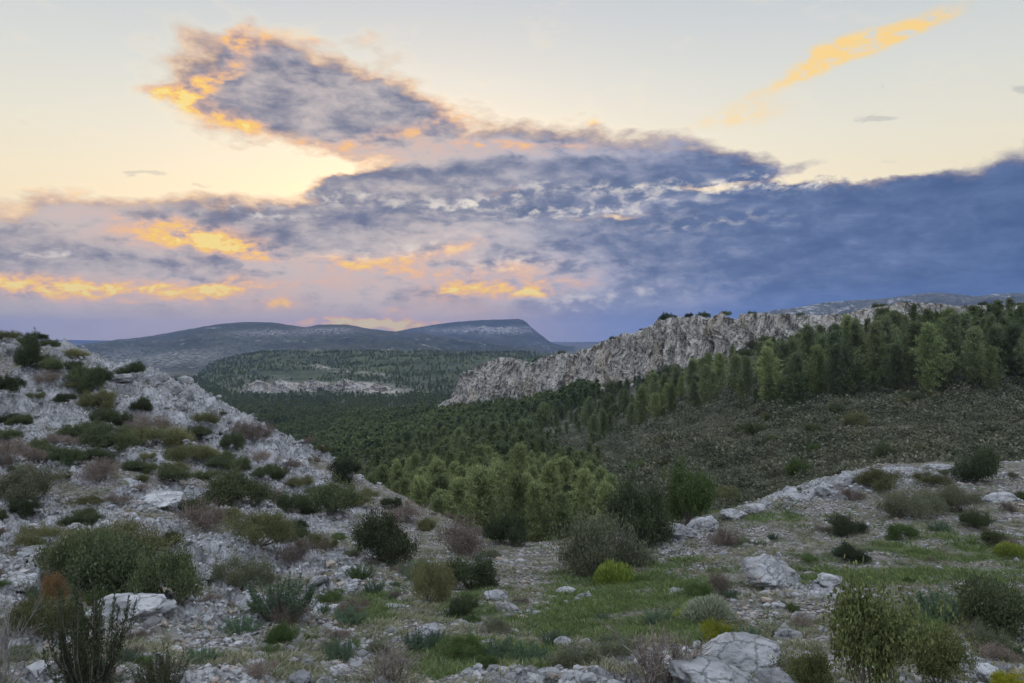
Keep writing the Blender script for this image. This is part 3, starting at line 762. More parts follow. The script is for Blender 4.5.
# ------------------------------------------------------------------ shrubs that can be told apart
SH = [
 # kind, leaf, px, base py, width, height, label
 ('bare','twig_grey', 6, 686, 62, 95, 'bare grey twiggy shrub in the bottom corner beside the pale hillside', 'twig_grey'),
 ('up','dark', 88, 692, 74, 104, 'tall dark upright shrub before the white pointed boulder', 'bark'),
 ('up','dark', 160, 694, 44, 46, 'low dark upright shrub beside the taller spiky one', 'bark'),
 ('fine','rust', 52, 602, 22, 30, 'small shrub with rusty orange leaves', 'bark'),
 ('fine','olive', 42, 640, 70, 50, 'olive bush below the rusty orange shrub', 'bark'),
 ('dense','dark', 118, 592, 92, 62, 'biggest dark green bush above the white pointed boulder', 'bark'),
 ('fine','dark', 66, 578, 66, 46, 'dark green bush touching the rusty orange shrub', 'bark'),
 ('dense','dark', 172, 600, 64, 52, 'dark bush just behind the white pointed boulder', 'bark'),
 ('fine','olive', 105, 552, 95, 30, 'long olive thicket topping the biggest dark bush', 'bark'),
 ('fine','grey', 240, 590, 62, 36, 'grey green bush between the dark thicket and the stony path', 'bark'),
 ('up','blue', 283, 618, 66, 42, 'fresh green bush with a dry skirt on the stony path', 'bark'),
 ('dry','mauve', 292, 626, 40, 24, 'dry mauve tuft under the fresh green bush', 'twig'),
 ('dense','darkest', 385, 562, 58, 50, 'rounded dark juniper like bush standing alone at the foot of the scree', 'bark'),
 ('dense','darkest', 470, 590, 48, 35, 'neat round dark bush in the middle of the stony ground', 'bark'),
 ('dense','darkest', 462, 617, 30, 22, 'small dark bush just below the neat round one', 'bark'),
 ('fine','olive', 428, 602, 46, 42, 'olive bush beside the neat round dark one', 'bark'),
 ('up','blue', 420, 580, 36, 22, 'low blue green tuft behind the olive bush', 'bark'),
 ('dry','mauve', 458, 552, 70, 34, 'broad pinkish dry bush on the rim of the slope', 'twig'),
 ('dry','mauve', 405, 522, 46, 20, 'pinkish dry bush high on the rim', 'twig'),
 ('dense','darkest', 510, 545, 44, 32, 'dark bush on the rim against the gully pines', 'bark'),
 ('dry','straw', 545, 538, 40, 34, 'straw coloured dry bush on the rim', 'twig'),
 ('fine','grey', 590, 572, 80, 58, 'broad grey green bush beside the tall dark one on the rim', 'bark'),
 ('dry','mauve', 578, 532, 50, 20, 'pinkish dry bush behind the broad grey green bush', 'twig'),
 ('dense','darkest', 640, 545, 58, 64, 'tall dark bush on the rim, darkest of its row', 'bark'),
 ('fine','dark', 636, 566, 34, 20, 'low dark bush at the foot of the tall dark one', 'bark'),
 ('dense','green', 688, 522, 50, 56, 'mid green young tree rising from behind the rim', 'bark'),
 ('cushion','lime', 614, 585, 42, 24, 'bright lime green spurge cushion under the broad bush', 'bark'),
 ('cushion','pale', 710, 621, 50, 27, 'silvery pale domed cushion plant in the grass', 'bark'),
 ('fine','yellow', 718, 645, 40, 22, 'low yellow flowering plant behind the two boulders', 'bark'),
 ('fine','lime', 693, 618, 26, 16, 'yellow green tuft against the silvery dome', 'bark'),
 ('twig','twig', 655, 690, 112, 68, 'wide dry brown twiggy bush in front of the two boulders', 'twig'),
 ('twig','twig', 385, 684, 92, 42, 'low dry twiggy bush on the rubble', 'twig'),
 ('leafy','sapling', 870, 694, 88, 124, 'tall leafy sapling with upright shoots', 'bark'),
 ('leafy','sapling', 936, 690, 72, 80, 'shorter leafy sapling touching the tall one', 'bark'),
 ('leafy','sapling', 812, 694, 46, 44, 'small leafy shoot beside the boulder', 'bark'),
 ('dense','dark', 1000, 632, 76, 52, 'dark bush at the edge above the pale rubble', 'bark'),
 ('up','blue', 945, 622, 62, 34, 'blue green bush behind the shorter sapling', 'bark'),
 ('up','green', 1000, 660, 36, 26, 'fresh green clump below the dark edge bush', 'bark'),
 ('leafy','yellow', 1008, 694, 36, 30, 'yellowish leafy shoot in the bottom corner', 'bark'),
 ('dense','darkest', 849, 534, 38, 19, 'small neat dark bush above its twin on the meadow', 'bark'),
 ('dense','darkest', 853, 562, 32, 18, 'small neat dark bush below its twin on the meadow', 'bark'),
 ('dense','green', 902, 540, 26, 16, 'small green tuft beside the two neat dark bushes', 'bark'),
 ('dense','dark', 974, 528, 28, 18, 'small dark bush below the big grey green one', 'bark'),
 ('dense','dark', 995, 545, 24, 16, 'little dark bush beside the bright green clump', 'bark'),
 ('cushion','lime', 1010, 556, 30, 14, 'bright green clump at the edge of the meadow', 'bark'),
 ('fine','grey', 914, 518, 62, 36, 'big grey green bush on the meadow under the rim', 'bark'),
 ('fine','grey', 962, 512, 44, 28, 'grey green bush joined to the big one', 'bark'),
 ('dense','darkest', 976, 482, 44, 34, 'dark bush crowning the rim ledge', 'bark'),
 ('fine','olive', 886, 488, 46, 18, 'olive bush spread on the rim ledge', 'bark'),
 ('fine','olive', 930, 484, 36, 14, 'flat olive bush between the rim ledges', 'bark'),
 ('dry','mauve', 850, 500, 30, 14, 'dry brown bush beside the rim rocks', 'twig'),
 ('dry','mauve', 725, 545, 34, 18, 'dry brown bush on the meadow below the rim rocks', 'twig'),
 ('dry','mauve', 722, 592, 30, 20, 'reddish dry bush above the silvery dome', 'twig'),
 ('up','blue', 552, 645, 26, 16, 'blue green tuft in the grass', 'bark'),
 ('up','blue', 436, 645, 24, 16, 'blue green tuft by the blue grey stone', 'bark'),
 ('up','blue', 350, 622, 34, 16, 'blue green tuft on the stony path', 'bark'),
 ('up','blue', 240, 634, 40, 18, 'low blue green mat beside the rubble', 'bark'),
 ('dry','mauve', 300, 560, 50, 20, 'dry mauve bush at the foot of the scree', 'twig'),
 ('up','green', 362, 578, 30, 14, 'fresh green tuft below the lone dark bush', 'bark'),
 ('dense','darkest', 346, 482, 34, 24, 'dark round bush on the skyline of the scree', 'bark'),
 ('dense','dark', 332, 514, 52, 34, 'dark bush above the lone round one', 'bark'),
 ('fine','olive', 258, 546, 66, 32, 'olive bush in the thicket at the foot of the scree', 'bark'),
 ('dry','mauve', 206, 534, 44, 32, 'grey brown bush against the thicket', 'twig'),
 ('dense','dark', 240, 506, 64, 36, 'dark bush under the scree, broadest there', 'bark'),
 ('dense','dark', 174, 482, 34, 18, 'small dark bush on the pale ledge', 'bark'),
 ('dry','mauve', 103, 482, 56, 22, 'reddish grey bush above the pale ledge', 'twig'),
 ('fine','grey', 36, 500, 62, 34, 'rounded grey olive bush on the pale hillside', 'bark'),
 ('fine','olive', 40, 545, 42, 22, 'small olive bush below the rounded grey one', 'bark'),
 ('fine','olive', 90, 508, 30, 10, 'flat olive bush on the scree', 'bark'),
 ('fine','dark', 88, 524, 38, 16, 'low dark bush on the scree above the thicket', 'bark'),
 ('dry','mauve', 115, 506, 30, 10, 'flat brown bush on the scree', 'twig'),
 ('fine','olive', 192, 512, 28, 14, 'small olive bush at the end of the ledge', 'bark'),
]
for kind, lf, px, py, w, h, lab, stm in SH:
    if kind in ('twig', 'bare'): o = plant_px(kind, 'dark', px, py, w, h, lab, stemm=lf)
    else: o = plant_px(kind, lf, px, py, w, h, lab, stemm=stm)
    OCC.append((o.location.x, o.location.y, w * o.location.y / F * 0.5))

# shrubs of the pale hillside that look alike
LS = [(8,343,26,9),(30,341,30,10),(46,347,20,9),(70,358,26,9),(28,372,22,28),(42,370,34,14),(72,370,18,10),(50,384,26,11),(92,385,36,20),(85,396,14,22),
      (6,395,26,18),(34,400,18,9),(100,410,34,20),(76,392,22,10),(131,378,28,12),(108,424,36,16),(140,418,18,16),(88,440,44,18),(110,446,46,18),(62,444,34,12),(14,424,30,12),(150,430,40,16),
      (160,446,50,18),(195,436,28,12),(205,424,26,12),(230,452,22,16),(255,440,30,18),(190,460,46,16),(228,470,36,14),(20,460,50,18),(58,462,44,16),(96,462,40,14),(4,470,20,14),(140,470,34,12),(262,462,26,12),
      (290,470,26,10),(270,480,30,14),(300,490,26,12),(205,480,26,10),(130,440,26,12),(176,474,24,10),(240,436,20,12),(320,500,26,14),(355,505,24,12),(300,512,34,16),(275,500,26,12),(225,522,30,16),(288,540,36,18),(320,548,30,14),(370,500,20,14),(392,508,18,12),(430,530,20,12),(140,494,22,8),(60,480,24,10),(8,440,26,10)]
for k, (px, py, w, h) in enumerate(LS):
    d = random.random()
    lf, kd, lab = ('dark', 'dense', 'dark green shrub among the pale rocks of the bare hillside') if d < .5 else (('olive', 'fine', 'olive brown shrub among the pale rocks of the bare hillside') if d < .85 else ('mauve', 'dry', 'dry mauve shrub among the pale rocks of the bare hillside'))
    gname = {'dark': 'dark shrubs dotting the bare hillside', 'olive': 'olive shrubs dotting the bare hillside', 'mauve': 'dry shrubs dotting the bare hillside'}[lf]
    for dx, dyp, f_ in ([(-.22, 0, .66), (.24, 2, .58)] if w >= 30 else [(0, 0, .9)]):
        o = plant_px(kd, lf, px + dx * w, py + dyp, w * f_ * 1.22, h * random.uniform(.85, 1.2), lab, group=gname, stemm='bark')
        OCC.append((o.location.x, o.location.y, w * f_ * o.location.y / F * 0.5))
def fill(n, pxr, pyr, wr, table, tries=4000):
    k = 0
    for _ in range(tries):
        if k >= n: break
        px = random.uniform(*pxr); py = random.uniform(*pyr)
        x, y, z = ground_px(px, py)
        w = random.uniform(*wr)
        if not free(x, y, w * .5): continue
        q = random.random(); acc = 0
        for p, kd, lf, hh, lab, grp, stm in table:
            acc += p
            if q < acc: break
        plant(kd, lf, x, y, z, w, w * hh * random.uniform(.8, 1.2), lab, grp, stemm=stm, parts=y < 30, **({'name': 'herb_tuft', 'cat': 'tuft'} if 'tuft' in lab else {}))
        OCC.append((x, y, w * .5)); k += 1
fill(24, (-30, 330), (400, 560), (0.4, 1.1), [
    (.45, 'dense', 'dark', .6, 'dark green shrub among the pale rocks of the bare hillside', 'dark shrubs dotting the bare hillside', 'bark'),
    (.35, 'fine', 'olive', .5, 'olive brown shrub among the pale rocks of the bare hillside', 'olive shrubs dotting the bare hillside', 'bark'),
    (.20, 'dry', 'mauve', .5, 'dry mauve shrub among the pale rocks of the bare hillside', 'dry shrubs dotting the bare hillside', 'twig')])
fill(75, (330, 1060), (475, 672), (0.22, 0.7), [
    (.22, 'fine', 'green', .55, 'small green tuft on the stony meadow', 'green tufts on the stony meadow', 'bark'),
    (.22, 'up', 'blue', .55, 'small blue green tuft on the stony meadow', 'blue green tufts on the stony meadow', 'bark'),
    (.30, 'dry', 'mauve', .5, 'small dry brown tuft on the stony meadow', 'dry tufts on the stony meadow', 'twig'),
    (.26, 'fine', 'grey', .5, 'small grey green tuft on the stony meadow', 'grey tufts on the stony meadow', 'bark')])
fill(40, (-20, 420), (575, 678), (0.18, 0.55), [
    (.3, 'up', 'blue', .55, 'small blue green tuft on the rubble slope', 'blue green tufts on the rubble', 'bark'),
    (.3, 'fine', 'green', .5, 'small green tuft on the rubble slope', 'green tufts on the rubble', 'bark'),
    (.4, 'dry', 'mauve', .5, 'small dry brown tuft on the rubble slope', 'dry tufts on the rubble', 'twig')])

# ------------------------------------------------------------------ pines
PT = [tmpl_pine(200 + i, wid=[.26, .30, .235, .28][i]) for i in range(4)]
PM = [(mesh_from('crown', p[0][0], p[0][1], M[['pine', 'pine_pale'][k]]), mesh_from('trunk', p[1][0], p[1][1], M['pine_bark'])) for k in (0, 1) for p in PT]
def pine(x, y, h, w, label, group):
    z = float(height(x, y)); i = random.randrange(4) + (4 if 'gully' in group or random.random() < .25 else 0)
    r = link('pine_tree', None, None, (x, y, z - 0.05), random.uniform(0, 6.283), (h * w, h * w, h))
    r.empty_display_size = 0.1
    link('crown', PM[i][0], r); link('trunk', PM[i][1], r)
    tag(r, label, 'pine tree', group)
PINES = []
def stand(n, pxr, yfun, lim, hr, gap, label, group, tries=9000, w=(0.82, 1.15)):
    lp = np.array(lim, float); k = 0
    for _ in range(tries):
        if k >= n: break
        px = random.uniform(*pxr); a, b_ = yfun(px); y = a + (b_ - a) * random.random() ** 1.25; x = (px - CX) / F * y
        if any((x - u) ** 2 + (y - v) ** 2 < gap * gap for u, v in PINES): continue
        z = float(height(x, y))
        hm = (-(np.interp(px, lp[:, 0], lp[:, 1]) - HZ) / F * y - z) * random.uniform(.78, 1.04)
        h = min(random.uniform(*hr) * random.choice([.8, .9, 1, 1, 1.1]), hm)
        if h < 2.2: continue
        pine(x, y, h, random.uniform(*w), label, group); PINES.append((x, y)); k += 1
    return k
c1 = stand(98, (745, 1110), lambda p: (np.interp(p, [745, 830, 900, 1024], [108, 98, 93, 90]), np.interp(p, [745, 830, 900, 1024], [160, 150, 145, 138])),
      [(740, 344), (800, 330), (850, 316), (880, 309), (950, 311), (1024, 318), (1120, 318)], (6.2, 8.6), 2.5, 'tall pine of the dense stand behind the scrub slope', 'pines of the dense stand')
c2 = stand(38, (585, 745), lambda p: (np.interp(p, [585, 700, 745], [140, 122, 112]), np.interp(p, [585, 700, 745], [185, 170, 165])),
      [(585, 392), (640, 362), (660, 358), (700, 352), (745, 340)], (4.5, 7.0), 2.8, 'pine of the loose belt below the limestone cliff', 'pines of the belt below the cliff')
c3 = c3 = stand(112, (362, 612), lambda p: (np.interp(p, [362, 450, 520, 640], [66, 58, 54, 50]), np.interp(p, [362, 450, 520, 640], [112, 104, 98, 84])),
      [(362, 470), (380, 458), (420, 450), (450, 446), (500, 446), (560, 456), (600, 468), (640, 482)], (4.6, 7.2), 1.45, 'pale green pine filling the gully below the stony rim', 'pines in the gully', w=(.78, 1.05))
c4 = stand(52, (395, 560), lambda p: (112, 225), [(395, 428), (440, 416), (480, 412), (520, 408), (560, 398), (610, 386)], (4.5, 7.0), 3.0, 'pine of the wooded slope leading up to the cliff', 'pines of the wooded slope')
print('pines', c1, c2, c3, c4)

# bushes on the cliff top and the slope beneath
for px, w, h in [(656, 7, 6), (664, 14, 10), (671, 10, 6), (687, 8, 7), (701, 12, 7), (640, 6, 5), (725, 10, 5), (752, 8, 5), (800, 10, 5), (560, 9, 6), (535, 7, 5), (880, 14, 7), (905, 10, 5), (988, 16, 8), (612, 7, 5), (1020, 9, 7)]:
    Y = float(np.interp(px, cY[:, 0], cY[:, 1])) + 3.0
    i = int(np.argmin(np.abs(cpx - px))); col_ = slice(nf_ - 2, nf_ + 12)
    jz = float(Zq[col_, i].max()); jx = float(Xq[nf_ + 4, i]); jy = float(Yq[nf_ + 4, i])
    plant('dense', 'dark', jx, jy, jz - 0.5, w * Y / F, h * .8 * Y / F + 0.2, 'dark bush rooted on the jagged cliff top', 'bushes on the cliff top', parts=False)
for px, py, w in [(random.uniform(415, 760), 0, random.uniform(10, 26)) for _ in range(24)]:
    Y = float(np.interp(px, cY[:, 0], cY[:, 1])) - random.uniform(7, 26)
    x = (px - CX) / F * Y
    plant('dense', 'dark', x, Y, float(height(x, Y)), w * Y / F, w * .55 * Y / F, 'dark bush against the foot of the cliff', 'bushes at the cliff foot', parts=False)

# bigger bushes standing out of the scrub slope
k = 0
for _ in range(600):
    if k >= 34: break
    px = random.uniform(620, 1080); y = random.uniform(52, 104); x = (px - CX) / F * y
    if math.hypot(x, y) < float(lip_r(np.array(x), np.array(y))) * 1.2 or y > np.interp(px, [620, 700, 830, 900, 1024], [118, 116, 94, 90, 86]) or not free(x, y, .6): continue
    w = random.uniform(1.0, 2.4); kd, lf = random.choice([('dense', 'dark'), ('dense', 'dark'), ('fine', 'green'), ('fine', 'olive')])
    plant(kd, lf, x, y, float(height(x, y)), w, w * random.uniform(.5, .8), 'round bush standing out of the low scrub below the tall pines', 'bushes on the scrub slope', parts=False); OCC.append((x, y, w * .5)); k += 1

# ------------------------------------------------------------------ far woodland, scrub, grass (uncountable)
FT = []
for i in range(3):
    p = tmpl_pine(300 + i, nl=26, tufts=3, nb=2, wid=.30, low=.12, blade=(0.16, 0.075))[0]
    FT.append(p)
NT_ = [tmpl_pine(320 + i, nl=60, tufts=5, nb=4, wid=.25, low=.08, blade=(0.075, 0.020))[0] for i in range(3)]
def woodland(n, pxr, yr, hr, pw=1.0, FT=FT):
    px = rng.uniform(pxr[0], pxr[1], n); u = rng.uniform(0, 1, n)
    y = (yr[0] ** pw + (yr[1] ** pw - yr[0] ** pw) * u) ** (1 / pw)
    x = (px - CX) / F * y
    d = fbm2(x * 0.02, y * 0.02, 3)
    k = d > -0.9
    x, y, d = x[k], y[k], d[k]
    z = height(x, y); s = rng.uniform(hr[0], hr[1], len(x))
    pos = np.stack([x, y, z - .2], 1); tint = np.clip(0.5 + 0.5 * d + rng.normal(size=len(x)) * .2, 0, 1)
    w = rng.uniform(1.0, 1.5, len(x))
    sc = np.stack([s * w, s * w, s], 1)
    out = []
    for i in range(3):
        q = np.arange(len(x)) % 3 == i
        out.append(scatter(FT[i], pos[q], sc[q], rng.uniform(0, 6.28, q.sum()), tint[q]))
    return out
def hill_woodland(ob, n, pyr, hr, pxr):
    """tree tufts standing on a hill mesh's front"""
    me = ob.data; co = np.zeros(len(me.vertices) * 3, np.float32); me.vertices.foreach_get('co', co); co = co.reshape(-1, 3)
    px = CX + F * co[:, 0] / co[:, 1]; py = HZ - co[:, 2] / co[:, 1] * F
    cr = np.zeros(len(co), np.float32); me.attributes['crag'].data.foreach_get('value', cr)
    k = np.where((px > pxr[0]) & (px < pxr[1]) & (py > pyr[0]) & (py < pyr[1]) & (cr + rng.uniform(-.35, .35, len(cr)) < 0.5))[0]
    k = rng.choice(k, n)
    p = co[k] + rng.normal(size=(n, 3)) * np.array([4, 5, 0.0])
    d = fbm2(p[:, 0] * .01, p[:, 1] * .01, 3)
    q = d + rng.normal(size=n) * .15 > -0.38; p, d = p[q], d[q]; n = len(p)
    s = rng.uniform(hr[0], hr[1], n); tint = np.clip(.4 + .6 * d + rng.normal(size=n) * .2, 0, 1)
    return [scatter(FT[i], p[i::3], np.stack([s * 1.3, s * 1.3, s], 1)[i::3], rng.uniform(0, 6.28, len(p[i::3])), tint[i::3]) for i in range(3)]
parts = woodland(3600, (170, 470), (200, 480), (3.2, 5.6)) + woodland(160, (290, 420), (85, 200), (3, 5)) + woodland(230, (362, 600), (58, 108), (2.2, 4.2), FT=NT_) + woodland(200, (740, 1120), (98, 142), (2.5, 4.6), FT=NT_) + woodland(360, (400, 560), (95, 240), (1.2, 2.6)) + woodland(400, (372, 545), (105, 235), (3.2, 5.6), FT=NT_) + woodland(160, (590, 760), (128, 215), (1.2, 2.4)) + woodland(130, (555, 650), (165, 245), (2.2, 4.0), FT=NT_) + woodland(200, (755, 1120), (112, 160), (1.0, 2.2)) + woodland(3000, (160, 460), (480, 800), (3, 5.5)) + woodland(1200, (120, 260), (800, 1150), (3, 5.5)) + woodland(700, (420, 600), (225, 320), (4, 6.5))
parts += hill_woodland(bpy.data.objects['hill'], 9000, (352, 420), (2.5, 5), (170, 640))
v, f, t = join(parts)
tag(link('far_woodland', mesh_from('far_woodland', v, f, M['pine_far'], {'tint': t})), 'continuous dark pine woodland covering the valley floor and far plateau', 'woodland', kind='stuff')

ST = []
for i in range(4):
    g = np.random.default_rng(400 + i)
    n = 90; d = rdir(n, g); d[:, 2] = np.abs(d[:, 2])
    c = d * np.array([.5, .5, .62]) * g.uniform(.55, 1, n)[:, None]
    ST.append(rhombi(c, d + rdir(n, g) * .7 + np.array([0, 0, .4]), rdir(n, g), .125 * g.uniform(.6, 1.3, n), .10 * g.uniform(.6, 1.3, n)))
n = 20000
px = rng.uniform(515, 1150, n); u = rng.uniform(0, 1, n)
y = 40 * (190 / 40) ** u; x = (px - CX) / F * y
k = (np.sqrt(x * x + y * y) > lip_r(x, y) * 1.08) & (y < np.interp(px, [515, 600, 700, 760, 830, 900, 1024], [190, 175, 150, 128, 116, 110, 108]))
d = fbm2(x * 0.13, y * 0.13, 4); k &= d + rng.normal(size=n) * .15 > -0.62
x, y, d = x[k], y[k], d[k]; n = len(x)
pos = np.stack([x, y, height(x, y) - .06], 1); s = np.clip(.66 * np.exp(rng.normal(size=n) * .55), .25, 2.4) * (0.9 + .45 * sst(40, 100, y))
tint = np.clip(.42 + .45 * fbm2(x * .10 + 40, y * .07, 4) + np.where(rng.uniform(0, 1, n) < .4, -.35, .2) + rng.normal(size=n) * .14, 0, 1)
sc = np.stack([s * 1.15, s * 1.15, s * rng.uniform(.6, 1., n)], 1); rz = rng.uniform(0, 6.28, n)
v, f, t = join([scatter(ST[i], pos[i::4], sc[i::4], rz[i::4], tint[i::4]) for i in range(4)])
tag(link('scrub', mesh_from('scrub', v, f, M['scrub'], {'tint': t})), 'grey brown low scrub blanketing the slope below the pines', 'scrub', kind='stuff')

def tuft(seed, n, L, W, spread):
    g = np.random.default_rng(seed)
    a = g.uniform(0, 6.283, n); q = g.uniform(0, 1, n)
    d = np.stack([np.cos(a) * q * spread, np.sin(a) * q * spread, 1 - .4 * q], 1)
    c = np.stack([np.cos(a) * q * .35, np.sin(a) * q * .35, np.zeros(n)], 1) + d * L * .45
    return rhombi(c, d, rdir(n, g), L * g.uniform(.6, 1.2, n), W * g.uniform(.7, 1.3, n))
n = 60000
th_ = rng.uniform(-.66, .66, n); r_ = 6 * (46 / 6) ** (rng.uniform(0, 1, n) ** 0.85)
x = r_ * np.sin(th_); y = r_ * np.cos(th_)
k = r_ < lip_r(x, y) * 1.03; x, y, r_ = x[k], y[k], r_[k]
gmask = grass_mask(x, y); rmask = rock_mask(x, y)
z = height(x, y)
k = (gmask + rng.normal(size=len(x)) * .12 > .34) & (rmask < .4)
gxp = np.stack([x, y, z - .01], 1)[k]; n = len(gxp)
GT = [tuft(500 + i, 18, 1.0, .06, 1.1) for i in range(4)]
s = rng.uniform(.06, .14, n) * (1 + .5 * sst(12, 25, r_[k])); tint = rng.uniform(0, 1, n); rz = rng.uniform(0, 6.28, n)
sc = np.stack([s * 1.6, s * 1.6, s], 1)
v, f, t = join([scatter(GT[i], gxp[i::4], sc[i::4], rz[i::4], tint[i::4]) for i in range(4)])
tag(link('grass', mesh_from('grass', v, f, M['grass'], {'tint': t})), 'short green grass in patches between the stones', 'grass', kind='stuff')
hn = fbm2(x * .8 + 9, y * .8, 3)
k2 = ((~k) | (rng.uniform(0, 1, len(x)) < .22)) & (hn + rng.normal(size=len(x)) * .25 - rmask * .8 > -.02) & (rng.uniform(0, 1, len(x)) < .75)
hp = np.stack([x, y, z - .01], 1)[k2]; n = len(hp)
s = rng.uniform(.05, .16, n); tint = np.clip(.5 + .5 * fbm2(hp[:, 0] * .3, hp[:, 1] * .3, 3) + rng.normal(size=n) * .25, 0, 1); rz = rng.uniform(0, 6.28, n)
HT = [tuft(520 + i, 26, 1.0, .055, 1.4) for i in range(4)]
sc = np.stack([s * 1.5, s * 1.5, s * .8], 1)
v, f, t = join([scatter(HT[i], hp[i::4], sc[i::4], rz[i::4], tint[i::4]) for i in range(4)])
tag(link('ground_cover', mesh_from('ground_cover', v, f, M['herb'], {'tint': t})), 'low dry herbs and green weeds between the stones', 'ground cover', kind='stuff')

# ------------------------------------------------------------------ rocks
def ico(sub):
    bm = bmesh.new(); bmesh.ops.create_icosphere(bm, subdivisions=sub, radius=1)
    bm.verts.ensure_lookup_table()
    v = np.array([q.co[:] for q in bm.verts]); f = np.array([[w.index for w in q.verts] for q in bm.faces]); bm.free()
    return v, f
def rock_tmpl(seed, sub, cuts=9, rough=.12, flatz=.7):
    g = np.random.default_rng(seed); v, f = ico(sub)
    v = v * np.array([g.uniform(.85, 1.1), g.uniform(.7, 1.0), flatz])
    for i in range(cuts):
        n = rdir(1, g)[0]; n[2] *= .7; n /= np.linalg.norm(n); d = g.uniform(.50, .78)
        e = v @ n - d; v = v - np.where(e > 0, e * .93, 0)[:, None] * n
    v = v + (v / np.linalg.norm(v, axis=1)[:, None]) * (rough * fbm3(v[:, 0] * 1.8 + seed, v[:, 1] * 1.8, v[:, 2] * 1.8, 5))[:, None]
    v[:, 2] = np.where(v[:, 2] < -.25, -.25 + (v[:, 2] + .25) * .4, v[:, 2])
    return v, f
BR = [rock_tmpl(600 + i, 5, 10, .16, .75) for i in range(6)]
BM = [mesh_from('rock', v, f, M['rock'], smooth=False) for v, f in BR]
M['white_rock'] = make_rock_mat('white_limestone', 1.6)
for q in M['white_rock'].node_tree.nodes:
    if q.type == 'HUE_SAT': q.inputs['Saturation'].default_value = .8
    if q.type == 'MATH' and abs(q.inputs[1].default_value - .78) < .001: q.inputs[1].default_value = 1.0
BW = [mesh_from('rock', v, f, M['white_rock'], smooth=False) for v, f in BR[:3]]
SR = [rock_tmpl(620 + i, 3, 8, .16, .7) for i in range(8)]
SM = [mesh_from('rock', v, f, M['rock'], smooth=False) for v, f in SR]
def rock(x, y, z, w, d, h, rz, label, group=None, big=True, sink=.31, name='rock'):
    me = random.choice(BW if 'white' in label else (BM if big else SM))
    o = link(name, me, None, (x, y, z + h * (.36 - sink)), rz, (w * .55, d * .55, h * .75))
    o.rotation_euler = (random.uniform(-.18, .18), random.uniform(-.18, .18), rz)
    tag(o, label, 'rock' if name == 'rock' else 'boulder', group)
def rock_px(px, py, wpx, hpx, label, dep=.9, rz=None, name='rock', **kw):
    x, y, z = ground_px(px, py); w = wpx * y / F; h = hpx * y / F
    rock(x, y + w * .25, z, w, w * dep, h, random.uniform(-.4, .4) if rz is None else rz, label, big=True, name=name, **kw)
RK = [
 (118, 624, 84, 34, 'white pointed boulder half hidden by the dark upright shrub', 'boulder'), (152, 618, 44, 20, 'long white boulder lying against the pointed one', 'boulder'),
 (775, 586, 60, 30, 'large rounded grey boulder on the meadow', 'boulder'), (833, 587, 30, 16, 'smaller pale boulder beside the large rounded one', 'boulder'),
 (745, 672, 92, 44, 'large cracked boulder at the bottom edge, upper of two', 'boulder'), (724, 696, 104, 34, 'long flat boulder below the cracked one', 'boulder'),
 (425, 642, 44, 24, 'blue grey stone block in the rubble', 'rock'), (344, 656, 24, 18, 'upright grey stone beside the dry twiggy bush', 'rock'), (452, 615, 16, 12, 'small pale stone by the small dark bush', 'rock'),
 (508, 612, 24, 12, 'flat grey stone near the neat round bush', 'rock'), (497, 600, 30, 10, 'pale flat slab near the neat round bush', 'rock'), (782, 694, 44, 34, 'grey boulder beside the small leafy shoot', 'boulder'),
 (790, 640, 30, 14, 'grey stone under the large rounded boulder', 'rock'), (805, 622, 26, 13, 'grey stone between sapling and boulder', 'rock'), (975, 668, 34, 20, 'pale rubble block beneath the dark edge bush', 'rock'), (990, 684, 30, 18, 'pale rubble block in the bottom corner', 'rock'), (965, 692, 26, 14, 'small rubble block beside the shorter sapling', 'rock'),
 (680, 538, 40, 16, 'pale ledge rock beside the tall dark bush', 'rock'), (706, 528, 34, 15, 'pale ledge rock on the rim, second along', 'rock'), (735, 520, 32, 14, 'pale ledge rock in the middle of the rim', 'rock'), (758, 513, 26, 12, 'pale ledge rock above the rounded boulder', 'rock'), (824, 497, 20, 12, 'blocky pale rock standing on the rim', 'rock'), (842, 487, 34, 14, 'long pale slab crossing the rim', 'rock'), (862, 481, 36, 10, 'thin pale slab at the top of the rim', 'rock'), (800, 500, 26, 8, 'flat pale rock beside the blocky one', 'rock'), (940, 470, 36, 8, 'flat pale ledge beside the dark crowning bush', 'rock'), (1008, 502, 40, 9, 'flat grey ledge at the edge of the meadow', 'rock'),
 (585, 600, 20, 9, 'small pale stone near the lime spurge', 'rock'), (566, 595, 22, 9, 'grey stone on the path near the lime spurge', 'rock'), (563, 648, 22, 14, 'grey stone at the edge of the bright grass', 'rock'), (575, 655, 20, 11, 'pale stone at the edge of the bright grass', 'rock'), (340, 678, 26, 12, 'tan stone at the bottom of the rubble', 'rock'), (300, 686, 30, 14, 'grey block at the bottom of the rubble', 'rock'),
 (35, 560, 40, 12, 'pale slab on the scree below the rounded olive bush', 'rock'), (18, 512, 34, 14, 'white slab on the scree edge', 'rock'), (150, 505, 60, 12, 'long white ledge on the bare hillside', 'rock'), (72, 612, 22, 13, 'small white stone near the pointed boulder', 'rock'),
]
for px, py, w, h, lab, nm in RK: rock_px(px, py, w, h, lab, name=nm)
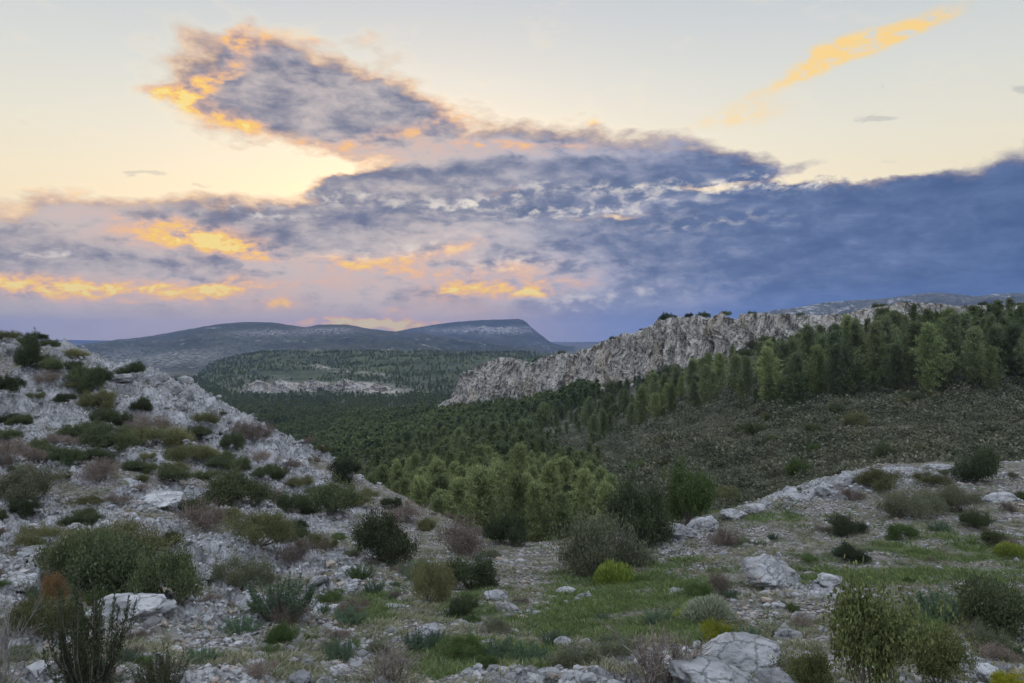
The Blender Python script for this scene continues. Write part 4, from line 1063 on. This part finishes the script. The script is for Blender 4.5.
# crags along the skyline and loose blocks of the hillside
for px, py, w, h in [(8, 356, 16, 12), (18, 362, 14, 14), (54, 358, 10, 8), (62, 366, 12, 9), (155, 385, 16, 12), (168, 392, 14, 11), (186, 400, 12, 10), (178, 408, 12, 10), (210, 414, 9, 9), (225, 424, 9, 8), (120, 385, 18, 6), (98, 378, 14, 7), (250, 446, 10, 7), (283, 468, 9, 6), (320, 488, 9, 6), (345, 500, 9, 6), (410, 523, 8, 5)]:
    rock_px(px, py, w * 1.5, h * 1.5, 'pale crag block on the skyline of the bare hillside', group='crag blocks on the hillside skyline')
k = 0
for _ in range(4000):
    if k >= 130: break
    px = random.uniform(-10, 430); py = random.uniform(350, 600)
    x, y, z = ground_px(px, py)
    if float(rock_mask(np.array(x), np.array(y))) < .35 or not free(x, y, .1): continue
    w = .22 * math.exp(random.gauss(.35, .5)); rock(x, y, z, w, w * random.uniform(.6, 1), w * random.uniform(.3, .6), random.uniform(0, 6.28), 'loose pale block on the bare hillside', 'loose blocks on the hillside', big=False); k += 1
k = 0
for _ in range(4000):
    if k >= 120: break
    px = random.uniform(250, 1050); py = random.uniform(490, 690)
    x, y, z = ground_px(px, py)
    if not free(x, y, .05) or float(grass_mask(np.array(x), np.array(y))) > .5: continue
    w = random.uniform(.10, .28); rock(x, y, z, w, w * random.uniform(.6, 1), w * random.uniform(.4, .7), random.uniform(0, 6.28), 'small grey stone lying on the stony meadow', 'stones on the meadow', big=False); k += 1

# scree and gravel
M['gravel'] = None
m, nt, b = new_mat('gravel_stone'); N = NB(nt)
geo = N.n('ShaderNodeNewGeometry'); t_ = N.attr('tint')
col = N.mix(t_, (0.15, 0.15, 0.15), (0.41, 0.415, 0.425))
col = N.mix(N.m('MULTIPLY', N.ss(.8, .95, geo.outputs['Random Per Island']), .6), col, (0.30, 0.21, 0.14))
col = N.mix(N.m('MULTIPLY', N.ss(.5, .66, N.noise(geo.outputs['Position'], 14, 4, .6).outputs[0]), .5), col, (0.11, 0.11, 0.105))
N.put(b.inputs['Base Color'], col)
GTm = []
for i in range(6):
    v, f = ico(1); g = np.random.default_rng(700 + i)
    v = v * (1 + .28 * g.normal(size=(len(v), 1)).clip(-1.2, 1.2)) * np.array([1, g.uniform(.6, .9), g.uniform(.45, .7)])
    GTm.append((v, f))
n = 95000
th_ = rng.uniform(-.66, .66, n); r_ = 5 * (66 / 5) ** (rng.uniform(0, 1, n) ** 0.75)
x = r_ * np.sin(th_); y = r_ * np.cos(th_)
k = r_ < lip_r(x, y) * 1.03; x, y, r_ = x[k], y[k], r_[k]
rmask = rock_mask(x, y); gmask = grass_mask(x, y); cl = fbm2(x * .45 + 3, y * .45 + 1, 4)
k = (cl * .8 - .35 * sst(18, 32, r_) * (pxof(x, y) < 450) - .28 * sst(540, 640, pxof(x, y)) + rmask * .55 - gmask * 1.1 + rng.normal(size=len(x)) * .25) > 0.02
x, y, r_, rmask = x[k], y[k], r_[k], rmask[k]; n = len(x)
s = .020 * np.exp(rng.normal(size=n) * .6) * (1 + r_ / 30); s = np.clip(s, .010, .16)
pos = np.stack([x, y, height(x, y) + s * .02], 1)
tint = np.clip(.35 + .3 * rmask + rng.normal(size=n) * .22, 0, 1); rz = rng.uniform(0, 6.28, n)
v, f, t = join([scatter(GTm[i], pos[i::6], s[i::6], rz[i::6], tint[i::6]) for i in range(6)])
tag(link('gravel', mesh_from('gravel', v, f, m, {'tint': t})), 'loose limestone scree and gravel strewn over the slope', 'gravel', kind='stuff')
print('gravel', n)

# ------------------------------------------------------------------ haze
hv = np.array([(x_, y_, z_) for x_ in (-8700, 8700) for y_ in (-8700, 8700) for z_ in (-110, 165)], float)
hf = np.array([[0, 1, 3, 2], [4, 6, 7, 5], [0, 4, 5, 1], [2, 3, 7, 6], [0, 2, 6, 4], [1, 5, 7, 3]])
hm = bpy.data.materials.new('haze_air'); hm.use_nodes = True; nt = hm.node_tree; nt.nodes.clear()
pv = nt.nodes.new('ShaderNodeVolumePrincipled'); ou = nt.nodes.new('ShaderNodeOutputMaterial')
pv.inputs['Color'].default_value = (0.22, 0.36, 0.80, 1)
pv.inputs['Density'].default_value = 0.00009
pv.inputs['Density Attribute'].default_value = ''
pv.inputs['Anisotropy'].default_value = 0.2
nt.links.new(pv.outputs[0], ou.inputs['Volume'])
try: hm.cycles.homogeneous_volume = True
except Exception: pass
tag(link('haze', mesh_from('haze', hv, hf, hm)), 'thin blue evening haze over the valley', 'haze', kind='stuff')

# ------------------------------------------------------------------ sky
W = bpy.data.worlds.new('World'); S.world = W; W.use_nodes = True
W.cycles.sampling_method = 'NONE'
nt = W.node_tree; nt.nodes.clear(); N = NB(nt)
SUN_AZ = math.atan((430 - CX) / F); SUN_EL = R(3.0)
sky = N.n('ShaderNodeTexSky', sky_type='NISHITA'); sky.sun_disc = False
sky.sun_elevation = SUN_EL; sky.sun_rotation = SUN_AZ
sky.air_density = 1.0; sky.dust_density = 1.0; sky.ozone_density = 1.0
tc = N.n('ShaderNodeTexCoord'); D = tc.outputs['Generated']
sp = N.n('ShaderNodeSeparateXYZ'); N.put(sp.inputs[0], D)
az = N.m('MULTIPLY', N.m('ARCTAN2', sp.outputs[0], sp.outputs[1]), F)
el = N.m('MULTIPLY', N.m('ARCSINE', sp.outputs[2]), F)
cb = N.n('ShaderNodeCombineXYZ'); N.put(cb.inputs[0], az); N.put(cb.inputs[1], el)
Q0 = cb.outputs[0]                                   # angles round the camera's site, in 1/773 rad
def AE(px, py):
    return (F * math.atan((px - CX) / F), F * math.atan((HZ - py) / math.hypot(F, px - CX)))
def scaled(vec, sx, sy, off=(0, 0, 0)):
    mp = N.n('ShaderNodeMapping'); mp.inputs['Scale'].default_value = (sx, sy, 1); mp.inputs['Location'].default_value = off
    N.put(mp.inputs[0], vec); return mp.outputs[0]
wz = N.noise(scaled(Q0, 1 / 90, 1 / 42), 1.0, 5, .6)
wv = N.v('MULTIPLY', N.v('SUBTRACT', wz.outputs['Color'], (0.5, 0.5, 0.5)), (85, 34, 0))
Q = N.v('ADD', Q0, wv)
Qg = N.v('ADD', Q0, N.v('SCALE', wv, 0.45))
wz2 = N.noise(scaled(Q0, 1 / 26, 1 / 12, (5, 3, 0)), 1.0, 5, .62)
Q = N.v('ADD', Q, N.v('MULTIPLY', N.v('SUBTRACT', wz2.outputs['Color'], (0.5, 0.5, 0.5)), (26, 12, 0)))
qs = N.n('ShaderNodeSeparateXYZ'); N.put(qs.inputs[0], Q)
fA = N.noise(scaled(Q0, 1 / 85, 1 / 40, (2, 7, 0)), 1.0, 6, .58).outputs[0]
fB = N.noise(scaled(Qg, 1 / 30, 1 / 15, (9, 1, 0)), 1.0, 6, .56).outputs[0]
fC = N.noise(scaled(Qg, 1 / 110, 1 / 28, (4, 4, 0)), 1.0, 6, .6).outputs[0]
fD = N.noise(scaled(Qg, 1 / 15, 1 / 8, (3, 8, 0)), 1.0, 4, .56).outputs[0]
def blob(vec, px, py, rx, ry, rot, amp):
    mp = N.n('ShaderNodeMapping', vector_type='TEXTURE')
    a, e = AE(px, py)
    mp.inputs['Location'].default_value = (a, e, 0); mp.inputs['Rotation'].default_value = (0, 0, R(rot)); mp.inputs['Scale'].default_value = (rx, ry, 1)
    N.put(mp.inputs[0], vec)
    return N.m('MULTIPLY', N.m('EXPONENT', N.m('MULTIPLY', N.v('DOT_PRODUCT', mp.outputs[0], mp.outputs[0]), -1.0)), amp)
def field(vec, blobs):
    s = None
    for q in blobs:
        e = blob(vec, *q); s = e if s is None else N.m('ADD', s, e)
    return s
# upper edge of the cloud bank, along the horizon
edge = [(-300, 185), (0, 190), (60, 186), (120, 190), (200, 197), (270, 190), (310, 176), (345, 156), (400, 142), (450, 128), (500, 122), (560, 122), (620, 127), (690, 130), (730, 138), (760, 150), (800, 163), (850, 165), (890, 164), (930, 160), (980, 156), (1024, 147), (1150, 120), (1330, 110)]
fc = N.n('ShaderNodeFloatCurve')
lo_a, hi_a = -800.0, 800.0
N.put(fc.inputs['Value'], N.m('DIVIDE', N.m('SUBTRACT', qs.outputs[0], lo_a), hi_a - lo_a, clamp=True))
cu = fc.mapping.curves[0]
pts = [((AE(p, q)[0] - lo_a) / (hi_a - lo_a), AE(p, q)[1] / 300) for p, q in edge]
cu.points[0].location = pts[0]; cu.points[1].location = pts[-1]
for p in pts[1:-1]: cu.points.new(*p)
fc.mapping.update()
top = N.m('MULTIPLY', fc.outputs[0], 300.0)
bank = N.m('DIVIDE', N.m('SUBTRACT', top, qs.outputs[1]), 16.0, clamp=False)
bank = N.m('MINIMUM', N.m('MAXIMUM', bank, -1.5), 1.6)
bank = N.m('SUBTRACT', bank, N.m('MULTIPLY', N.ss(1.5, 1.9, N.m('ABSOLUTE', N.m('DIVIDE', az, F))), 3.0))   # the bank ends at the sides
cum = field(Q, [(400, 122, 80, 16, -8, .8), (375, 148, 80, 11, -4, .7), (430, 70, 0.1, 0.1, 0, 0), (300, 92, 120, 34, -6, 1.5), (250, 100, 62, 30, 0, .9), (350, 112, 110, 26, -8, 1.3), (292, 58, 55, 26, 0, .8), (410, 108, 55, 18, -10, .8), (330, 140, 110, 16, -3, .6), (180, 98, 38, 13, 0, .7), (240, 30, 24, 14, 0, .5), (368, 40, 14, 7, 0, .5)])
holes = field(Q, [(255, 174, 70, 10, 8, 1.4), (335, 168, 45, 5, 5, 1.0), (690, 186, 40, 4, 6, .6), (440, 205, 50, 3, 4, .5), (500, 190, 40, 3, 4, .5), (900, 172, 40, 5, 0, .9), (150, 168, 80, 10, 0, .8), (430, 172, 40, 3, 4, .5), (710, 187, 34, 5, 6, 1.3), (800, 176, 44, 6, 0, 1.2), (610, 214, 60, 4, 4, .8), (560, 145, 40, 3, 0, .4), (860, 174, 28, 7, 0, 1.1), (320, 197, 40, 4, 4, .4)])
fld = N.m('SUBTRACT', N.m('ADD', N.m('MAXIMUM', bank, N.m('SUBTRACT', cum, .62)), N.m('MULTIPLY', N.m('SUBTRACT', fA, .5), 2.4)), holes)
fld = N.m('ADD', fld, N.m('MULTIPLY', N.m('SUBTRACT', fB, .5), 1.3))
Mk = N.ss(-0.25, 0.80, fld)
edge_lit = N.m('MULTIPLY', N.ss(-0.45, 0.15, fld), N.m('SUBTRACT', 1.0, N.ss(0.2, 0.95, fld)))
# small dark scraps in the clear sky
# clear sky gradient by elevation, boosted overhead out of frame to lift the land
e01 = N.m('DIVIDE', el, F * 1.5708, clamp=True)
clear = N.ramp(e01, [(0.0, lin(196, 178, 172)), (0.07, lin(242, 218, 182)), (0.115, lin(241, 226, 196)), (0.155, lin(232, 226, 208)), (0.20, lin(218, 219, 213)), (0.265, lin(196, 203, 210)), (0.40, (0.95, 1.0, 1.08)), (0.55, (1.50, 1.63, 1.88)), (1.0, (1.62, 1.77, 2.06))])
azn = N.m("DIVIDE", az, F)
# away from the sunset the sky is bluer, and raised above natural dusk as added fill
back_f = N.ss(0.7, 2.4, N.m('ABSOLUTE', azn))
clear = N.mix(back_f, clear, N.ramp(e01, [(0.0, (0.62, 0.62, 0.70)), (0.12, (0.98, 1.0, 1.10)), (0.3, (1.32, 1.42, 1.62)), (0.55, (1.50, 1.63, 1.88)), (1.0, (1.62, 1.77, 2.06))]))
# cloud body colours
a01 = N.m('DIVIDE', N.m('SUBTRACT', az, -480.0), 960.0, clamp=True)
body = N.ramp(a01, [(0.0, lin(136, 137, 150)), (0.28, lin(128, 131, 150)), (0.5, lin(120, 129, 153)), (0.72, lin(94, 113, 150)), (1.0, lin(80, 103, 143))])
light = N.ramp(a01, [(0.0, lin(206, 192, 186)), (0.4, lin(206, 194, 190)), (0.6, lin(178, 178, 194)), (0.8, lin(128, 146, 182)), (1.0, lin(104, 128, 170))])
veil = field(Q, [(320, 96, 120, 34, -6, .32), (380, 282, 150, 26, 0, .9), (140, 232, 100, 22, -6, .6), (60, 215, 60, 14, 0, .3), (450, 240, 110, 26, 6, .5), (80, 292, 140, 22, 0, .6), (560, 276, 60, 24, 0, .55), (430, 190, 110, 9, 6, .35), (350, 150, 90, 12, 0, .7), (490, 150, 110, 11, 0, .6), (640, 150, 110, 10, 0, .35), (640, 205, 60, 5, 5, .4), (260, 225, 60, 10, 0, .3), (700, 300, 80, 10, 5, .35)])
tone = N.m('ADD', N.m('MULTIPLY', fC, .5), N.m('MULTIPLY', fB, .5))
lt = N.ss(0.38, 0.70, N.m('ADD', N.m('ADD', N.m('MULTIPLY', tone, .8), N.m('MULTIPLY', fD, .2)), N.m('MULTIPLY', N.m('SUBTRACT', veil, .15), .34)))
cloud = N.mix(lt, body, light)
cloud = N.mix(N.m('MULTIPLY', N.m('MULTIPLY', N.ss(.25, .9, veil), N.ss(.35, .65, fB)), .6), cloud, lin(222, 192, 180))
darkr = N.ss(0.50, 0.34, tone)
cloud = N.mix(N.m('MULTIPLY', darkr, .5), cloud, N.ramp(a01, [(0.0, lin(104, 109, 130)), (0.5, lin(90, 102, 133)), (1.0, lin(60, 86, 132))]))
# hazy band along the horizon
hz_c = N.ramp(a01, [(0.0, lin(192, 180, 172)), (0.2, lin(212, 190, 174)), (0.45, lin(212, 186, 172)), (0.60, lin(146, 154, 182)), (0.75, lin(92, 118, 166)), (1.0, lin(84, 110, 160))])
cloud = N.mix(N.m('MULTIPLY', N.ss(62, 8, N.m('ADD', el, N.m('MULTIPLY', N.m('SUBTRACT', fA, .5), 70))), .85), cloud, hz_c)
# glowing patches
gold = field(Qg, [(150, 240, 60, 8, 0, .4), (420, 275, 70, 8, 5, .5), (560, 282, 50, 7, 0, .4), (120, 300, 90, 6, 0, .4), (300, 285, 50, 6, 0, .3), (195, 234, 70, 14, -8, 1.0), (215, 243, 40, 8, -10, .6), (165, 288, 95, 8, 0, .9), (225, 286, 28, 9, 20, .7), (50, 286, 75, 9, 0, .7), (10, 282, 40, 10, 0, .4),
                 (395, 262, 60, 10, 6, .65), (340, 262, 34, 10, 0, .5), (455, 246, 40, 7, 10, .6), (265, 258, 26, 5, 0, .6), (500, 290, 60, 9, 0, .8), (535, 294, 16, 4, 0, 1.1), (450, 292, 34, 12, 10, .7), (515, 268, 40, 12, 0, .5), (275, 303, 26, 6, 0, .7), (392, 325, 62, 6, 0, 1.5), (345, 322, 50, 5, 0, .9), (400, 310, 16, 6, 0, .6),
                 (95, 182, 75, 8, 3, .75), (30, 186, 50, 6, 0, .6), (165, 98, 40, 12, 0, .9), (205, 84, 45, 11, 30, .9), (225, 122, 50, 9, -5, 1.0), (240, 40, 26, 14, 0, .8), (228, 16, 10, 8, 0, .7), (300, 35, 40, 10, 0, .7), (370, 40, 13, 7, 0, .7),
                 (450, 105, 26, 12, -30, .8), (410, 130, 70, 9, 10, .55), (330, 146, 70, 6, 0, .5), (480, 146, 70, 7, 0, .55), (590, 121, 42, 5, 4, .9), (745, 128, 50, 9, 0, .95), (560, 146, 50, 5, 0, .4)])
gn_ = N.m('ADD', N.m('MULTIPLY', fB, .55), N.m('MULTIPLY', fD, .45))
gv_ = N.m('MULTIPLY', gold, N.m('ADD', 0.22, N.m('MULTIPLY', N.ss(.34, .68, gn_), 1.05)))
gcol = N.ramp(gv_, [(0.0, lin(214, 182, 180)), (0.35, lin(232, 186, 162)), (0.62, lin(250, 196, 138)), (0.85, lin(255, 208, 108)), (1.0, lin(255, 226, 140))])
gmk = N.ss(0.04, 0.80, gv_)
rimw = N.ramp(a01, [(0.0, (.75,) * 3), (0.42, (.85,) * 3), (0.55, (.5,) * 3), (0.75, (.25,) * 3), (1.0, (.12,) * 3)])
rim = N.m('MULTIPLY', N.m('MULTIPLY', N.ss(-0.1, 0.3, fld), N.ss(1.15, 0.35, fld)), rimw)
rim = N.m('MULTIPLY', rim, N.m('ADD', .45, N.m('MULTIPLY', fD, .9)))
gaps = N.m('MULTIPLY', field(Q, [(480, 198, 90, 7, 5, 1.0), (590, 208, 90, 7, 3, 1.0), (705, 187, 46, 6, 6, 1.0), (640, 186, 50, 5, 4, .8), (330, 195, 60, 6, 5, .9), (400, 250, 80, 8, 8, .7), (500, 262, 60, 8, 0, .7), (260, 212, 40, 5, 0, .7), (800, 178, 60, 7, 0, 1.3), (730, 176, 40, 6, 8, 1.0), (860, 176, 40, 6, 0, 1.2), (590, 300, 90, 8, 6, .5), (40, 255, 40, 4, 0, .7), (700, 222, 70, 5, 0, .4)]), N.ss(.46, .64, N.m('ADD', N.m('MULTIPLY', fD, .6), N.m('MULTIPLY', fB, .4))))
wisp = field(Qg, [(893, 36, 46, 8, 13, 1.3), (838, 50, 34, 9, 12, 1.15), (806, 70, 30, 6, 18, .7), (770, 90, 40, 8, 15, .4), (760, 112, 40, 11, 0, .42), (720, 122, 34, 7, 0, .42), (640, 95, 16, 5, 0, .0)])
wv_ = N.m('MULTIPLY', wisp, N.m('ADD', .30, N.m('MULTIPLY', N.m('ADD', fB, fD), .75)))
scr = field(Q, [(880, 115, 16, 4, 0, .9), (1015, 92, 12, 4, 0, .8), (150, 172, 14, 3, 0, .9), (890, 88, 5, 4, 0, .5), (205, 188, 8, 3, 0, .7)])
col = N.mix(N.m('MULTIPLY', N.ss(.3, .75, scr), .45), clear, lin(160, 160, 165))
col = N.mix(N.m('MULTIPLY', N.ss(0.10, 1.05, wv_), N.ss(.28, .55, fD)), col, lin(255, 212, 124))
# thin cream glow just above the bank
col = N.mix(N.m('MULTIPLY', edge_lit, .32), col, lin(255, 240, 206))
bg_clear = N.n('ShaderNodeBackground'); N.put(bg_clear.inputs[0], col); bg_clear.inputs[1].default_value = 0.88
bg_sky = N.n('ShaderNodeBackground'); N.put(bg_sky.inputs[0], sky.outputs[0]); bg_sky.inputs[1].default_value = 0.05
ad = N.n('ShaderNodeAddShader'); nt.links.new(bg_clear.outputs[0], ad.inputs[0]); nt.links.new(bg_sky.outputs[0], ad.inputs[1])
cc = N.mix(rim, cloud, N.mix(fD, lin(226, 178, 160), lin(255, 212, 146)))
cc = N.mix(gmk, cc, gcol)
cc = N.mix(N.m('MULTIPLY', gaps, .9, clamp=True), cc, lin(244, 234, 220))
bg_cloud = N.n('ShaderNodeBackground'); N.put(bg_cloud.inputs[0], cc); bg_cloud.inputs[1].default_value = 1.0
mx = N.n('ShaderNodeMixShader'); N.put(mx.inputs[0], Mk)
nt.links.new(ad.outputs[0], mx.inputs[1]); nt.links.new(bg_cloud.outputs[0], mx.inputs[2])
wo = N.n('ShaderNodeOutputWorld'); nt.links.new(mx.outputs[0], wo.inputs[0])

# ------------------------------------------------------------------ sun, camera, settings
sl = bpy.data.lights.new('sun', 'SUN'); sl.energy = 0.5; sl.angle = R(14); sl.color = (1.0, 0.72, 0.45)
so = bpy.data.objects.new('sun', sl); COL.objects.link(so)
so.rotation_euler = (math.pi / 2 - SUN_EL, 0, math.pi - SUN_AZ)
# lamp looks along -Z: aim it from the low sun over the far ridge
from mathutils import Vector
dv = Vector((math.sin(SUN_AZ) * math.cos(SUN_EL), math.cos(SUN_AZ) * math.cos(SUN_EL), math.sin(SUN_EL)))
so.rotation_euler = dv.to_track_quat('Z', 'Y').to_euler()

cd = bpy.data.cameras.new('camera'); co = bpy.data.objects.new('camera', cd); COL.objects.link(co)
cd.sensor_width = 36; cd.lens = 36 * F / 1024; cd.clip_start = 0.05; cd.clip_end = 40000
co.location = (0, 0, 0)
co.rotation_euler = (math.pi / 2, 0, 0); cd.shift_y = -(341.5 - HZ) / 1024
S.camera = co
S.view_settings.view_transform = 'Standard'; S.view_settings.look = 'None'
S.view_settings.exposure = 0; S.view_settings.gamma = 1
S.cycles.use_denoising = True
S.cycles.max_bounces = 6; S.cycles.diffuse_bounces = 3; S.cycles.transmission_bounces = 3; S.cycles.volume_bounces = 1
S.cycles.use_adaptive_sampling = True
